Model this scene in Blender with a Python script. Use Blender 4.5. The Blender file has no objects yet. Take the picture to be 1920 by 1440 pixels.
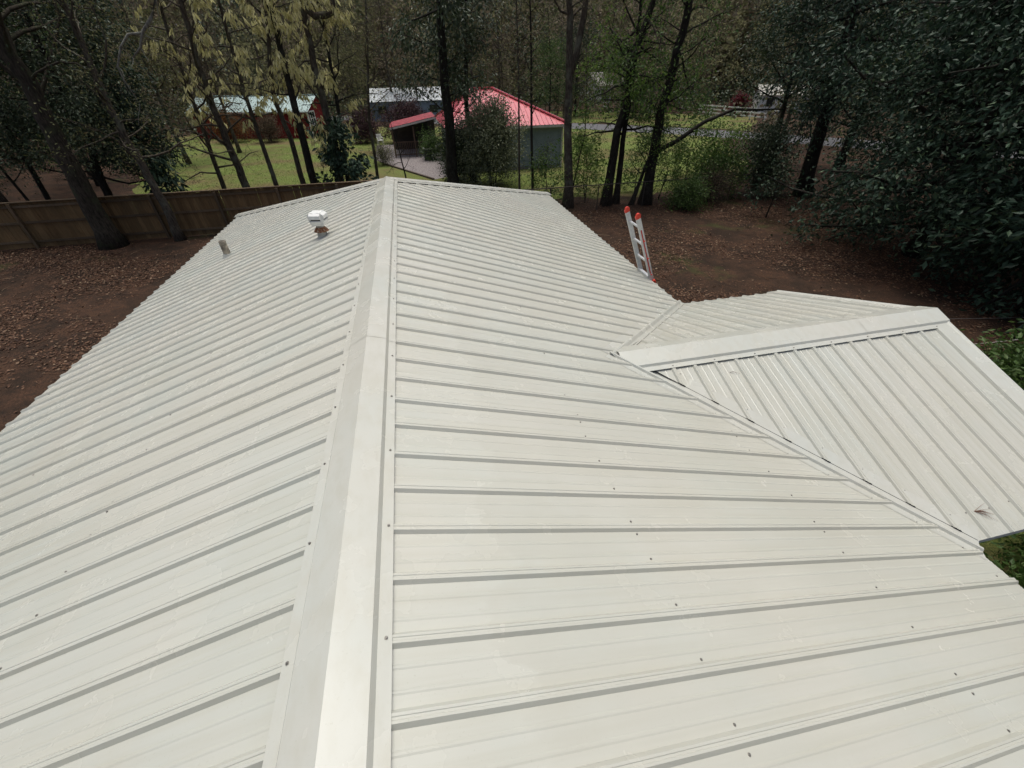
import bpy, math, random
import numpy as np
from mathutils import Matrix, Vector

# ------------------------------------------------------------------ camera, world, sun, exposure
scn = bpy.context.scene
col = scn.collection
H = 4.05                                   # height of the ridge line above the ground
PIT, YAW, ROLL, FPX = 0.655866, 0.203978, -0.019766, 768.5935
cam_d = bpy.data.cameras.new('camera')
cam = bpy.data.objects.new('camera', cam_d)
col.objects.link(cam)
cam_d.sensor_fit = 'HORIZONTAL'
cam_d.sensor_width = 36.0
cam_d.lens = FPX / 1920 * 36.0
cam_d.clip_start = 0.05
cam_d.clip_end = 6000
fw = Vector((math.sin(YAW) * math.cos(PIT), math.cos(YAW) * math.cos(PIT), -math.sin(PIT)))
rt = Vector((math.cos(YAW), -math.sin(YAW), 0))
up = rt.cross(fw)
rt2 = rt * math.cos(ROLL) + up * math.sin(ROLL)
up2 = up * math.cos(ROLL) - rt * math.sin(ROLL)
mw = Matrix((rt2, up2, -fw)).transposed().to_4x4()
mw.translation = Vector((0.456963, 0.0, 1.550989 + H))
cam.matrix_world = mw
scn.camera = cam

SUN_EL, SUN_AZ = math.radians(78), math.radians(8)      # azimuth measured from +Y towards +X
world = bpy.data.worlds.new('World')
scn.world = world
world.use_nodes = True
wn = world.node_tree
sky = wn.nodes.new('ShaderNodeTexSky')
sky.sky_type = 'NISHITA'
sky.sun_disc = False
sky.sun_elevation = SUN_EL
sky.sun_rotation = SUN_AZ
sky.air_density = 0.6
sky.dust_density = 7.0
sky.ozone_density = 0.3
wn.links.new(sky.outputs[0], wn.nodes['Background'].inputs[0])
wn.nodes['Background'].inputs[1].default_value = 0.13
sun_d = bpy.data.lights.new('sun', 'SUN')
sun_d.energy = 1.5
sun_d.angle = math.radians(40)
sun_d.color = (1.0, 0.97, 0.92)
sun = bpy.data.objects.new('sun', sun_d)
col.objects.link(sun)
sdir = Vector((math.sin(SUN_AZ) * math.cos(SUN_EL), math.cos(SUN_AZ) * math.cos(SUN_EL), math.sin(SUN_EL)))
sun.rotation_euler = sdir.to_track_quat('Z', 'Y').to_euler()
sun.location = (0, 0, 60)

vs = scn.view_settings
vs.view_transform = 'Standard'
vs.look = 'None'
vs.gamma = 1.0
vs.use_curve_mapping = False
vs.exposure = 0.12
vs.use_white_balance = True
vs.white_balance_temperature = 6250
vs.white_balance_tint = 6
scn.render.engine = 'CYCLES'
scn.cycles.use_denoising = True
scn.cycles.max_bounces = 4
scn.cycles.diffuse_bounces = 2
scn.cycles.glossy_bounces = 2
scn.cycles.transmission_bounces = 2
scn.cycles.sample_clamp_indirect = 4.0

# ------------------------------------------------------------------ helpers
class Geo:
    """collects vertices and faces, then links them as one mesh object"""
    def __init__(self):
        self.v = []; self.q = []; self.t = []; self.n = 0
    def add(self, verts, quads=None, tris=None):
        verts = np.asarray(verts, float).reshape(-1, 3)
        if quads is not None and len(quads): self.q.append(np.asarray(quads, np.int64).reshape(-1, 4) + self.n)
        if tris is not None and len(tris): self.t.append(np.asarray(tris, np.int64).reshape(-1, 3) + self.n)
        self.v.append(verts); self.n += len(verts)
        return self
    def box(self, c, s, rz=0.0):
        c = np.asarray(c, float); s = np.asarray(s, float) / 2
        k = np.array([[-1,-1,-1],[1,-1,-1],[1,1,-1],[-1,1,-1],[-1,-1,1],[1,-1,1],[1,1,1],[-1,1,1]], float) * s
        if rz:
            ca, sa = math.cos(rz), math.sin(rz)
            k = np.stack([k[:,0]*ca - k[:,1]*sa, k[:,0]*sa + k[:,1]*ca, k[:,2]], 1)
        return self.add(k + c, [[0,3,2,1],[4,5,6,7],[0,1,5,4],[1,2,6,5],[2,3,7,6],[3,0,4,7]])
    def hexa(self, pts):
        """eight corners: bottom ring of four then top ring of four"""
        return self.add(pts, [[0,3,2,1],[4,5,6,7],[0,1,5,4],[1,2,6,5],[2,3,7,6],[3,0,4,7]])
    def bar(self, a, b, w, h):
        """a rectangular bar from a to b, w wide (horizontal), h high"""
        a = np.asarray(a, float); b = np.asarray(b, float); d = b - a; d /= np.linalg.norm(d)
        ref = np.array([0,0,1.0]) if abs(d[2]) < .95 else np.array([0,1.0,0])
        s = np.cross(d, ref); s /= np.linalg.norm(s); u = np.cross(s, d)
        o = [(-s*w - u*h)/2, (s*w - u*h)/2, (s*w + u*h)/2, (-s*w + u*h)/2]
        return self.add([a+o[0],a+o[1],a+o[2],a+o[3],b+o[0],b+o[1],b+o[2],b+o[3]],
                        [[0,3,2,1],[4,5,6,7],[0,1,5,4],[1,2,6,5],[2,3,7,6],[3,0,4,7]])
    def tube(self, pts, rad, sides=6, cap=True):
        pts = np.asarray(pts, float); n = len(pts)
        rad = np.broadcast_to(np.asarray(rad, float), (n,))
        tan = np.gradient(pts, axis=0); tan /= (np.linalg.norm(tan, axis=1, keepdims=True) + 1e-9)
        mean = pts[-1] - pts[0]
        ref = np.array([0,0,1.0]) if abs(mean[2]) < .8*np.linalg.norm(mean) else np.array([1.0,0,0])
        s = np.cross(tan, ref); s /= (np.linalg.norm(s, axis=1, keepdims=True) + 1e-9)
        u = np.cross(s, tan)
        a = np.arange(sides) / sides * 2*np.pi
        ring = pts[:,None,:] + rad[:,None,None]*(np.cos(a)[None,:,None]*s[:,None,:] + np.sin(a)[None,:,None]*u[:,None,:])
        i = np.arange(n-1)[:,None]*sides; j = np.arange(sides)[None,:]; k = (j+1) % sides
        q = np.stack([i+j, i+sides+j, i+sides+k, i+k], -1).reshape(-1,4)
        v = ring.reshape(-1,3)
        t = None
        if cap:
            v = np.vstack([v, pts[0], pts[-1]]); m = n*sides
            j = np.arange(sides); k = (j+1) % sides
            t = np.vstack([np.stack([np.full(sides,m), j, k],1), np.stack([np.full(sides,m+1), (n-1)*sides+k, (n-1)*sides+j],1)])
        return self.add(v, q, t)
    def lathe(self, prof, c=(0,0,0), sides=16):
        prof = np.asarray(prof, float)
        return self.tube(np.stack([np.zeros(len(prof))+c[0], np.zeros(len(prof))+c[1], prof[:,1]+c[2]],1), prof[:,0], sides, True) if False else self._lathe(prof, c, sides)
    def _lathe(self, prof, c, sides):
        a = np.arange(sides)/sides*2*np.pi
        v = np.stack([prof[:,0][:,None]*np.cos(a), prof[:,0][:,None]*np.sin(a), np.repeat(prof[:,1][:,None], sides, 1)], -1) + np.asarray(c, float)
        n = len(prof); i = np.arange(n-1)[:,None]*sides; j = np.arange(sides)[None,:]; k = (j+1) % sides
        return self.add(v.reshape(-1,3), np.stack([i+j, i+k, i+sides+k, i+sides+j], -1).reshape(-1,4))
    def mesh(self, name, smooth=False):
        v = np.vstack(self.v)
        q = np.vstack(self.q) if self.q else np.zeros((0,4), np.int64)
        t = np.vstack(self.t) if self.t else np.zeros((0,3), np.int64)
        me = bpy.data.meshes.new(name)
        me.vertices.add(len(v)); me.vertices.foreach_set('co', v.astype(np.float32).ravel())
        nl = len(q)*4 + len(t)*3
        me.loops.add(nl); me.loops.foreach_set('vertex_index', np.concatenate([q.ravel(), t.ravel()]).astype(np.int32))
        npoly = len(q) + len(t)
        me.polygons.add(npoly)
        st = np.concatenate([np.arange(len(q))*4, len(q)*4 + np.arange(len(t))*3]).astype(np.int32)
        me.polygons.foreach_set('loop_start', st)
        me.polygons.foreach_set('use_smooth', np.full(npoly, bool(smooth)))
        me.update(calc_edges=True); me.validate()
        return me
    def build(self, name, mat, parent=None, smooth=False, **kw):
        return link(name, self.mesh(name, smooth), mat, parent, **kw)

def link(name, me, mat=None, parent=None, **props):
    o = bpy.data.objects.new(name, me)
    if mat is not None and me is not None and len(me.materials) == 0: me.materials.append(mat)
    col.objects.link(o)
    if parent is not None: o.parent = parent
    for k, v in props.items(): o[k] = v
    return o

def thing(name, label, cat, loc=(0,0,0), group=None, rz=0.0):
    o = bpy.data.objects.new(name, None); col.objects.link(o)
    o.location = loc; o.rotation_euler = (0,0,rz); o.empty_display_size = .2
    o['label'] = label; o['category'] = cat
    if group: o['group'] = group
    return o

def dup(root, loc, rz=0.0, scale=1.0, label=None):
    r = root.copy(); col.objects.link(r)
    r.location = loc; r.rotation_euler = (0,0,rz); r.scale = (scale, scale, scale)
    if label: r['label'] = label
    for ch in list(root.children):
        c = ch.copy(); col.objects.link(c); c.parent = r
        for g in ch.children:
            d = g.copy(); col.objects.link(d); d.parent = c
    return r

def structure(o):
    o['kind'] = 'structure'; return o

# ------------------------------------------------------------------ materials
class NT:
    def __init__(self, name):
        self.m = bpy.data.materials.new(name); self.m.use_nodes = True
        self.t = self.m.node_tree; self.b = self.t.nodes['Principled BSDF']
    def n(self, kind, **kw):
        x = self.t.nodes.new(kind)
        for k, v in kw.items(): setattr(x, k, v)
        return x
    def l(self, a, b): self.t.links.new(a, b)
    def coord(self, scale=(1,1,1), space='Object', rot=(0,0,0)):
        tc = self.n('ShaderNodeTexCoord'); mp = self.n('ShaderNodeMapping')
        mp.inputs['Scale'].default_value = scale; mp.inputs['Rotation'].default_value = rot
        self.l(tc.outputs[space], mp.inputs[0]); return mp.outputs[0]
    def world(self, scale=(1,1,1)):
        g = self.n('ShaderNodeNewGeometry'); mp = self.n('ShaderNodeMapping')
        mp.inputs['Scale'].default_value = scale
        self.l(g.outputs['Position'], mp.inputs[0]); return mp.outputs[0]
    def noise(self, vec, scale, detail=4, rough=.55):
        x = self.n('ShaderNodeTexNoise'); x.inputs['Scale'].default_value = scale
        x.inputs['Detail'].default_value = detail; x.inputs['Roughness'].default_value = rough
        self.l(vec, x.inputs['Vector']); return x.outputs[0]
    def ramp(self, fac, stops):
        x = self.n('ShaderNodeValToRGB'); e = x.color_ramp.elements
        while len(e) < len(stops): e.new(.5)
        for i, (p, c) in enumerate(stops):
            e[i].position = p; e[i].color = (c, c, c, 1) if not hasattr(c, '__len__') else (*c, 1)
        self.l(fac, x.inputs[0]); return x.outputs[0]
    def mix(self, fac, a, b, mode='MIX'):
        x = self.n('ShaderNodeMix', data_type='RGBA', blend_type=mode)
        for s, v in ((x.inputs[0], fac), (x.inputs[6], a), (x.inputs[7], b)):
            if isinstance(v, bpy.types.NodeSocket): self.l(v, s)
            elif not hasattr(v, '__len__'): s.default_value = v
            else: s.default_value = (*v, 1)
        return x.outputs[2]
    def base(self, c):
        if isinstance(c, bpy.types.NodeSocket): self.l(c, self.b.inputs['Base Color'])
        else: self.b.inputs['Base Color'].default_value = (*c, 1)
        return self
    def set(self, rough=.6, metal=0.0, spec=.5):
        if isinstance(rough, bpy.types.NodeSocket): self.l(rough, self.b.inputs['Roughness'])
        else: self.b.inputs['Roughness'].default_value = rough
        self.b.inputs['Metallic'].default_value = metal
        self.b.inputs['Specular IOR Level'].default_value = spec
        return self
    def bump(self, h, strength=.3, dist=.01):
        x = self.n('ShaderNodeBump'); x.inputs['Strength'].default_value = strength; x.inputs['Distance'].default_value = dist
        self.l(h, x.inputs['Height']); self.l(x.outputs[0], self.b.inputs['Normal']); return self

def plain(name, c, rough=.6, metal=0.0, spec=.5, var=.12, scale=6.0):
    m = NT(name); w = m.world()
    n = m.noise(w, scale, 5)
    m.base(m.mix(m.ramp(n, [(.3, 0), (.7, 1)]), tuple(x*(1-var) for x in c), tuple(min(1, x*(1+var)) for x in c))).set(rough, metal, spec)
    m.bump(n, .08, .01)
    return m.m

def roof_paint(name, c, streak, damp=None, grime=.5):
    """painted ribbed steel: pale stone paint, faint rain streaks down the slope, dusty patches, uneven sheen"""
    m = NT(name)
    w = m.world(); st = m.world(streak)
    big = m.noise(w, .9, 3); mid = m.noise(w, 3.2, 5); fine = m.noise(st, 16, 4, .6); spk = m.noise(w, 120, 2)
    dirty = (c[0]*.86, c[1]*.85, c[2]*.80); cool = (c[0]*.95, c[1]*.985, c[2]*1.0)
    a = m.mix(m.ramp(big, [(.40, 0), (.62, 1)]), c, cool)
    a = m.mix(m.ramp(mid, [(.48, 0), (.66, .2), (.78, .3)]), a, (c[0]*1.06, c[1]*1.06, c[2]*1.05))
    a = m.mix(m.ramp(fine, [(.44, 0), (.74, grime)]), a, dirty)
    a = m.mix(m.ramp(spk, [(.66, 0), (.74, .30)]), a, (c[0]*.72, c[1]*.70, c[2]*.64))
    sm = m.noise(w, 1.7, 7, .68)
    a = m.mix(m.ramp(sm, [(.52, 0), (.58, .14), (.68, .24)]), a, (c[0]*.90, c[1]*.88, c[2]*.82))
    r = m.ramp(mid, [(.3, .17), (.55, .26), (.7, .36)])
    if damp:                                        # the lower part of the slope is still damp, with a ragged edge
        sx = m.n('ShaderNodeSeparateXYZ'); m.l(w, sx.inputs[0])
        n1 = m.noise(m.world((.25, 1, 1)), 5, 4, .6)
        ad = m.n('ShaderNodeMath', operation='MULTIPLY_ADD'); m.l(n1, ad.inputs[0]); ad.inputs[1].default_value = .55; m.l(sx.outputs[0], ad.inputs[2])
        dz = m.ramp(ad.outputs[0], [(0.0, 0), (damp + .275 - .02, 0), (damp + .275 + .02, 1), (1, 1)])
        n2 = m.noise(w, 1.3, 5, .6)
        f = m.mix(1.0, dz, m.ramp(n2, [(.35, .15), (.65, .55)]), 'MULTIPLY')
        a = m.mix(f, a, (c[0]*.875, c[1]*.875, c[2]*.86))
        r = m.mix(f, r, (.20, .20, .20))
    m.base(a).set(r, 0, .5)
    m.bump(big, .25, .004)
    return m.m

def leaf_mat(name, stops, rough=.5, trans=.25, spec=.4):
    m = NT(name)
    g = m.n('ShaderNodeNewGeometry')
    c = m.ramp(g.outputs['Random Per Island'], stops)
    m.base(c).set(rough, 0, spec)
    if trans:
        tr = m.n('ShaderNodeBsdfTranslucent'); m.l(c, tr.inputs[0])
        mx = m.n('ShaderNodeMixShader'); mx.inputs[0].default_value = trans
        m.l(m.b.outputs[0], mx.inputs[1]); m.l(tr.outputs[0], mx.inputs[2])
        m.l(mx.outputs[0], m.t.nodes['Material Output'].inputs[0])
    return m.m

def bark_mat(name, dark, light, lichen=(.20,.21,.16), amt=.5):
    m = NT(name); w = m.world((1,1,.22)); w1 = m.world()
    n = m.noise(w, 22, 6, .65); p = m.noise(w1, 2.6, 5)
    a = m.mix(m.ramp(n, [(.35, 0), (.65, 1)]), dark, light)
    a = m.mix(m.ramp(p, [(.52, 0), (.66, amt)]), a, lichen)
    m.base(a).set(.9, 0, .2).bump(n, .9, .03)
    return m.m

M = {}
PAINT = (.50, .492, .428)
M['roof_x'] = roof_paint('stone_paint_main_roof', PAINT, (.05, 1, .05), .60)      # ribs run along X
M['roof_y'] = roof_paint('stone_paint_wing_roof', tuple(x*.95 for x in PAINT), (1, .05, .05), None, .62)      # ribs run along Y
M['cap'] = roof_paint('stone_paint_trim', (.515, .507, .445), (1, .5, .6))
M['flash'] = roof_paint('stone_paint_flashing', (.49, .485, .43), (.6, .6, .6))
M['gap_shade'] = plain('dark_foam_gap_shade', (.02, .02, .02), .9)  # near-black for foam ends and for painted shade in the rib gaps
M['screw'] = plain('zinc_screw', (.22, .21, .19), .45, .6, .5, .3, 90)
M['siding'] = plain('pale_siding', (.45, .44, .40), .7)
M['fascia'] = plain('white_fascia', (.62, .61, .56), .6)
M['white_paint'] = plain('white_enamel', (.78, .78, .74), .35, 0, .5, .08, 20)
M['galv'] = plain('weathered_galvanised', (.30, .29, .26), .6, .3, .4, .35, 30)
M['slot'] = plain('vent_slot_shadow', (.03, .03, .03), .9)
def rust_mat():
    m = NT('rusty_metal'); w = m.world()
    n = m.noise(w, 38, 5, .65)
    m.base(m.ramp(n, [(.36, (.34,.30,.24)), (.46, (.28,.13,.06)), (.58, (.13,.045,.02)), (.72, (.36,.32,.27))])).set(.85, 0, .2).bump(n, .5, .004)
    return m.m
M['rust'] = rust_mat()
M['lead'] = plain('dirty_vent_pipe', (.26, .23, .18), .6, 0, .3, .7, 14)
M['alu'] = plain('ladder_aluminium', (.55, .56, .56), .42, .55, .5, .12, 30)
M['orange'] = plain('orange_red_plastic', (.58, .04, .018), .45, 0, .5, .12, 30)
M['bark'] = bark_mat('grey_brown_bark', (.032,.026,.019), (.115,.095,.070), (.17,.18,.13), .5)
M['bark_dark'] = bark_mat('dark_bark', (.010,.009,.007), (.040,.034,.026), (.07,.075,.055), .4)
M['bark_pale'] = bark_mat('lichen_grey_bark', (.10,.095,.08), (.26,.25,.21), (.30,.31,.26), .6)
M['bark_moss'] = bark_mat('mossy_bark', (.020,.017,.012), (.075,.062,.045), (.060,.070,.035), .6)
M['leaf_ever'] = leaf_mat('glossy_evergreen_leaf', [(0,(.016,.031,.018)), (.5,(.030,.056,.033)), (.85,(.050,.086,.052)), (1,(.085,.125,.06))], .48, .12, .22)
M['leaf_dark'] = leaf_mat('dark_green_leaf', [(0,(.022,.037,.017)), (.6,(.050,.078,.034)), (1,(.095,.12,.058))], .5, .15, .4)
M['leaf_green'] = leaf_mat('mid_green_leaf', [(0,(.040,.080,.018)), (.5,(.070,.130,.028)), (1,(.11,.165,.045))], .55, .35, .35)
M['leaf_fresh'] = leaf_mat('fresh_spring_leaf', [(0,(.075,.145,.024)), (.6,(.125,.21,.036)), (1,(.18,.25,.06))], .55, .4, .35)
M['leaf_pale'] = leaf_mat('pale_yellow_green_leaf', [(0,(.40,.37,.15)), (.5,(.56,.53,.25)), (1,(.66,.62,.35))], .6, .5, .3)
M['leaf_olive'] = leaf_mat('olive_leaf', [(0,(.075,.082,.032)), (.5,(.135,.145,.055)), (.85,(.19,.19,.08)), (1,(.19,.15,.07))], .6, .3, .3)
M['leaf_far'] = leaf_mat('lightened_olive_leaf', [(0,(.095,.095,.048)), (.5,(.170,.170,.084)), (1,(.25,.235,.125))], .7, .45, .2)  # olive lightened in colour to make up for shade in the far wood
M['leaf_far2'] = leaf_mat('lightened_twig_tan', [(0,(.105,.085,.057)), (.5,(.185,.152,.104)), (1,(.25,.21,.15))], .8, .4, .15)  # twig brown lightened the same way, as if more skylight reached it
M['leaf_grey'] = leaf_mat('grey_green_leaf', [(0,(.085,.105,.056)), (.5,(.165,.19,.10)), (1,(.28,.29,.17))], .5, .25, .4)
M['leaf_brown'] = leaf_mat('brown_twig_leaf', [(0,(.065,.045,.028)), (.5,(.115,.082,.052)), (1,(.16,.125,.08))], .8, .2, .2)
M['leaf_red'] = leaf_mat('dark_red_leaf', [(0,(.060,.006,.010)), (1,(.16,.02,.03))], .5, .2, .3)
M['leaf_purple'] = leaf_mat('purple_brown_leaf', [(0,(.030,.014,.016)), (1,(.075,.034,.036))], .6, .2, .3)
M['litter'] = leaf_mat('fallen_leaf', [(0,(.030,.015,.010)), (.45,(.090,.044,.024)), (.8,(.135,.072,.040)), (.96,(.17,.112,.07)), (1,(.30,.22,.14))], .75, .0, .25)
M['grass'] = leaf_mat('grass_blade', [(0,(.085,.125,.022)), (.6,(.15,.20,.038)), (1,(.25,.25,.08))], .7, .3, .25)

# ------------------------------------------------------------------ ground
def ground_mat():
    m = NT('leaf_strewn_soil'); w = m.world()
    a = m.noise(w, .35, 5); b = m.noise(w, 5, 6, .7); c = m.noise(w, 26, 5, .7)
    soil = m.mix(m.ramp(c, [(.32, 0), (.68, 1)]), (.024,.016,.011), (.110,.058,.034))
    d = m.noise(w, .9, 5, .65)
    soil = m.mix(m.ramp(b, [(.45, 0), (.70, .8)]), soil, (.026,.020,.016))
    soil = m.mix(m.ramp(d, [(.42, 0), (.60, .8)]), soil, (.024,.017,.012))
    moss = m.mix(m.ramp(c, [(.35, 0), (.65, 1)]), (.030,.034,.012), (.075,.080,.026))
    m.base(m.mix(m.ramp(a, [(.60, 0), (.68, .75)]), soil, moss)).set(.95, 0, .15).bump(c, .8, .05)
    return m.m
def lawn_mat():
    m = NT('mown_lawn'); w = m.world()
    a = m.noise(w, .22, 5, .6); b = m.noise(w, 3.5, 6, .7); c = m.noise(w, 40, 4, .7)
    g = m.mix(m.ramp(c, [(.3, 0), (.7, 1)]), (.068,.104,.022), (.150,.195,.046))
    g = m.mix(m.ramp(b, [(.42, 0), (.68, .6)]), g, (.165,.15,.055))
    m.base(m.mix(m.ramp(a, [(.46, 0), (.62, .85)]), g, (.13,.095,.048))).set(.95, 0, .15).bump(c, .7, .05)
    return m.m
M['ground'] = ground_mat(); M['lawn'] = lawn_mat()
g = Geo(); g.add([(-2500,-2500,0),(2500,-2500,0),(2500,2500,0),(-2500,2500,0)], [[0,1,2,3]])
structure(g.build('ground', M['ground']))

def sheet(name, outline, z, mat, jitter=0.0, seed=1, sub=6):
    """a flat sheet with an uneven outline"""
    r = np.random.default_rng(seed); pts = []
    n = len(outline)
    for i in range(n):
        a = np.array(outline[i], float); b = np.array(outline[(i+1) % n], float)
        for k in range(sub):
            pts.append(a + (b-a)*k/sub + (r.normal(0, jitter, 2) if jitter else 0))
    me = bpy.data.meshes.new(name)
    me.from_pydata([(p[0], p[1], z) for p in pts], [], [list(range(len(pts)))])
    o = link(name, me, mat)
    return structure(o)
sheet('lawn', [(-12.5,23.0),(-4,22.4),(2,23),(9,22.3),(16,22.2),(21,25),(26,33),(30,41),(23,50),(14,56),(2,62),(-10,64),(-24,66),(-26,58),(-21,48),(-18,36),(-15.5,28)], .006, M['lawn'], .35, 3, 8)
sheet('lawn_verge', [(36,44),(31,50),(24,57),(16,63),(6,70),(-6,74),(0,84),(20,80),(36,68),(46,56)], .006, M['lawn'], .4, 5, 6)
sheet('side_lawn', [(6.5,-3),(7,1.6),(10.4,2.4),(11.6,5.0),(15.5,5.4),(19,2),(19,-4)], .006, M['lawn'], .2, 6, 5)
M['asphalt'] = plain('worn_asphalt', (.11, .11, .115), .85, 0, .3, .25, 8)
M['patio'] = None
def road(name, pts, w, z, mat):
    pts = np.array(pts, float); g = Geo()
    tan = np.gradient(pts, axis=0); tan /= np.linalg.norm(tan, axis=1, keepdims=True)
    nor = np.stack([-tan[:,1], tan[:,0]], 1)
    L = pts + nor*w/2; R = pts - nor*w/2; n = len(pts)
    v = np.vstack([np.c_[L, np.full(n, z)], np.c_[R, np.full(n, z)]])
    q = [[i, i+n, i+n+1, i+1] for i in range(n-1)]
    g.add(v, q); return structure(g.build(name, mat))
road('road', [(-30,88),(-8,78),(4,68),(13,61),(21,54.5),(28,47.5),(33,41),(39,32),(48,22),(66,8)], 5.6, .012, M['asphalt'])
def patio_mat():
    m = NT('speckled_gravel_patio'); w = m.world()
    v = m.n('ShaderNodeTexVoronoi'); v.inputs['Scale'].default_value = 7; m.l(w, v.inputs['Vector'])
    n = m.noise(w, 11, 5, .7)
    a = m.mix(m.ramp(n, [(.38, 0), (.62, 1)]), (.10,.085,.085), (.30,.27,.26))
    m.base(m.mix(m.ramp(v.outputs[0], [(.0, .6), (.35, 0)]), a, (.06,.045,.04))).set(.9, 0, .2).bump(n, .6, .03)
    return m.m
M['patio'] = patio_mat()
sheet('patio', [(-2.6,46.5),(-2.4,38.2),(-1.6,36.2),(1.72,29.4),(3.02,30.3),(3.0,46.5)], .012, M['patio'], 0, 2, 1)
g = Geo(); g.bar((-1.66,36.1,.05), (1.66,29.33,.05), .12, .1); structure(g.build('patio_kerb', plain('kerb_timber', (.07,.05,.035), .9)))

# ------------------------------------------------------------------ the house with the pale metal roof
S = .336209; WR = 4.2635; WL = 4.2139; D = 8.4056
Y2 = 3.10908; Z2 = -.740221; L2 = 6.06; WN = 2.1235; XV = -Z2 / S
YS = -5.0
PITCH = .2286
RIBH = .0175
house = thing('house', 'house under a pale stone-coloured ribbed metal roof with a gabled side wing', 'house')

def panel_profile(t0, t1, phase, kinks):
    """heights of the ribbed sheet across t0..t1: bold ribs every 9 inches, two low stiffening beads between"""
    pts = [(t0, None), (t1, None)] + [(k, None) for k in kinks if t0 < k < t1]
    k0 = int(math.floor((t0 - phase) / PITCH)) - 1; k1 = int(math.ceil((t1 - phase) / PITCH)) + 1
    shape = []
    for k in range(k0, k1 + 1):
        c = phase + k*PITCH                      # c: middle of the near face of a rib
        shape += [(c-.010, 0), (c+.002, RIBH), (c+.010, RIBH*1.0), (c+.0125, RIBH*.86), (c+.0195, RIBH*.86), (c+.022, RIBH), (c+.030, RIBH), (c+.044, 0)]
        for f in (.36, .68):
            m = c + .017 + (PITCH)*f - .012
            shape += [(m-.008, 0), (m-.002, .0018), (m+.004, .0018), (m+.010, 0)]
    xs = [a for a, b in shape]; hs = [b for a, b in shape]
    pts = [(a, float(np.interp(a, xs, hs))) for a, _ in pts] + [(a, b) for a, b in shape if t0 < a < t1]
    return sorted(pts)

def roof_slope(mat, fn, rng_fn, t_start, t_end, phase, kinks, lap=3, seed=0, parent=house):
    """sheets of four ribs each; fn(t, d, h) gives a point; each sheet is its own part"""
    k = int(math.floor((t_start - phase) / PITCH)) - 4
    while (k - lap) % 4: k += 1
    r = np.random.default_rng(seed)
    edges = []
    while phase + k*PITCH < t_end + .9:
        edges.append(phase + k*PITCH + .045); k += 4
    n = 0
    for a, b in zip(edges[:-1], edges[1:]):
        a2, b2 = max(a, t_start), min(b, t_end)
        if b2 - a2 < .01: continue
        prof = panel_profile(a2, b2 + .002, phase, kinks)
        g = Geo(); rows = []
        lift = r.uniform(0, .0012)
        for t, h in prof:
            d0, d1 = rng_fn(t)
            if d1 - d0 < .004: d1 = d0 + .004
            rows.append([fn(t, d0 + (d1-d0)*u, h + lift) for u in (0, .25, .5, .75, 1)])
        v = np.array(rows).reshape(-1, 3); m = len(rows)
        q = [[i*5+j, (i+1)*5+j, (i+1)*5+j+1, i*5+j+1] for i in range(m-1) for j in range(4)]
        g.add(v, q); g.build('roof_panel', mat, parent); n += 1
    return n

nrm = math.sqrt(1 + S*S)
def fR(y, d, h): return (d + S/nrm*h, y, H - S*d + h/nrm)
def fL(y, d, h): return (-d - S/nrm*h, y, H - S*d + h/nrm)
def fE(x, d, h): return (x, D + d + S/nrm*h, H - S*d + h/nrm)
def fN(x, d, h): return (x, Y2 - d - S/nrm*h, H + Z2 - S*d + h/nrm)
def fF(x, d, h): return (x, Y2 + d + S/nrm*h, H + Z2 - S*d + h/nrm)
def rR(y):
    a = .05 if y < D else (y - D) + .03
    b = WR
    if abs(y - Y2) < WN: b = min(WR, XV + abs(y - Y2) - .10)
    return (a, b)
def rL(y):
    return (.05 if y < D else (y - D) + .03, WL)
W2 = 4.2135
def rE(x): return (abs(x) + .03, W2)
def rN(x): return (.05, min(WN, max(x - XV - .055, .06)))
PH_R, PH_L, PH_W = .4316, .4362, 2.66
roof_slope(M['roof_x'], fR, rR, YS, D + WR - .05, PH_R, [D, Y2, Y2-WN, Y2+WN, Y2-WN+.1, Y2+WN-.1], 3, 1)
roof_slope(M['roof_x'], fL, rL, YS, D + WL - .05, PH_L, [D], 3, 2)
roof_slope(M['roof_y'], fE, rE, -W2 + .05, W2 - .05, .05, [0], 0, 3)
roof_slope(M['roof_y'], fN, rN, XV + .10, L2 - .02, PH_W, [XV + WN + .055], 2, 4)
roof_slope(M['roof_y'], fF, rN, XV + .10, L2 - .02, PH_W, [XV + WN + .055], 2, 5)

# decking under the sheets, walls, fascia
ze = H - S*WR
def hull(name, v, f, mat, parent):
    me = bpy.data.meshes.new(name); me.from_pydata([tuple(map(float, p)) for p in v], [], f); return link(name, me, mat, parent)
dk = .022
e = .05
hull('roof_deck', [(0,YS+.1,H-dk),(0,D,H-dk),(WR-e,YS+.1,ze-dk+S*e),(WR-e,D+WR-e,ze-dk+S*e),(-WL+e,D+WL-e,ze-dk+S*(e+WR-WL)),(-WL+e,YS+.1,ze-dk+S*(e+WR-WL)),
                   (WR-e,YS+.1,ze-.12),(WR-e,D+WR-e,ze-.12),(-WL+e,D+WL-e,ze-.12),(-WL+e,YS+.1,ze-.12)],
     [[0,2,3,1],[0,1,4,5],[1,3,4],[2,6,7,3],[3,7,8,4],[4,8,9,5],[0,5,9,6,2],[6,9,8,7]], M['fascia'], house)
zw = H + Z2
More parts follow.
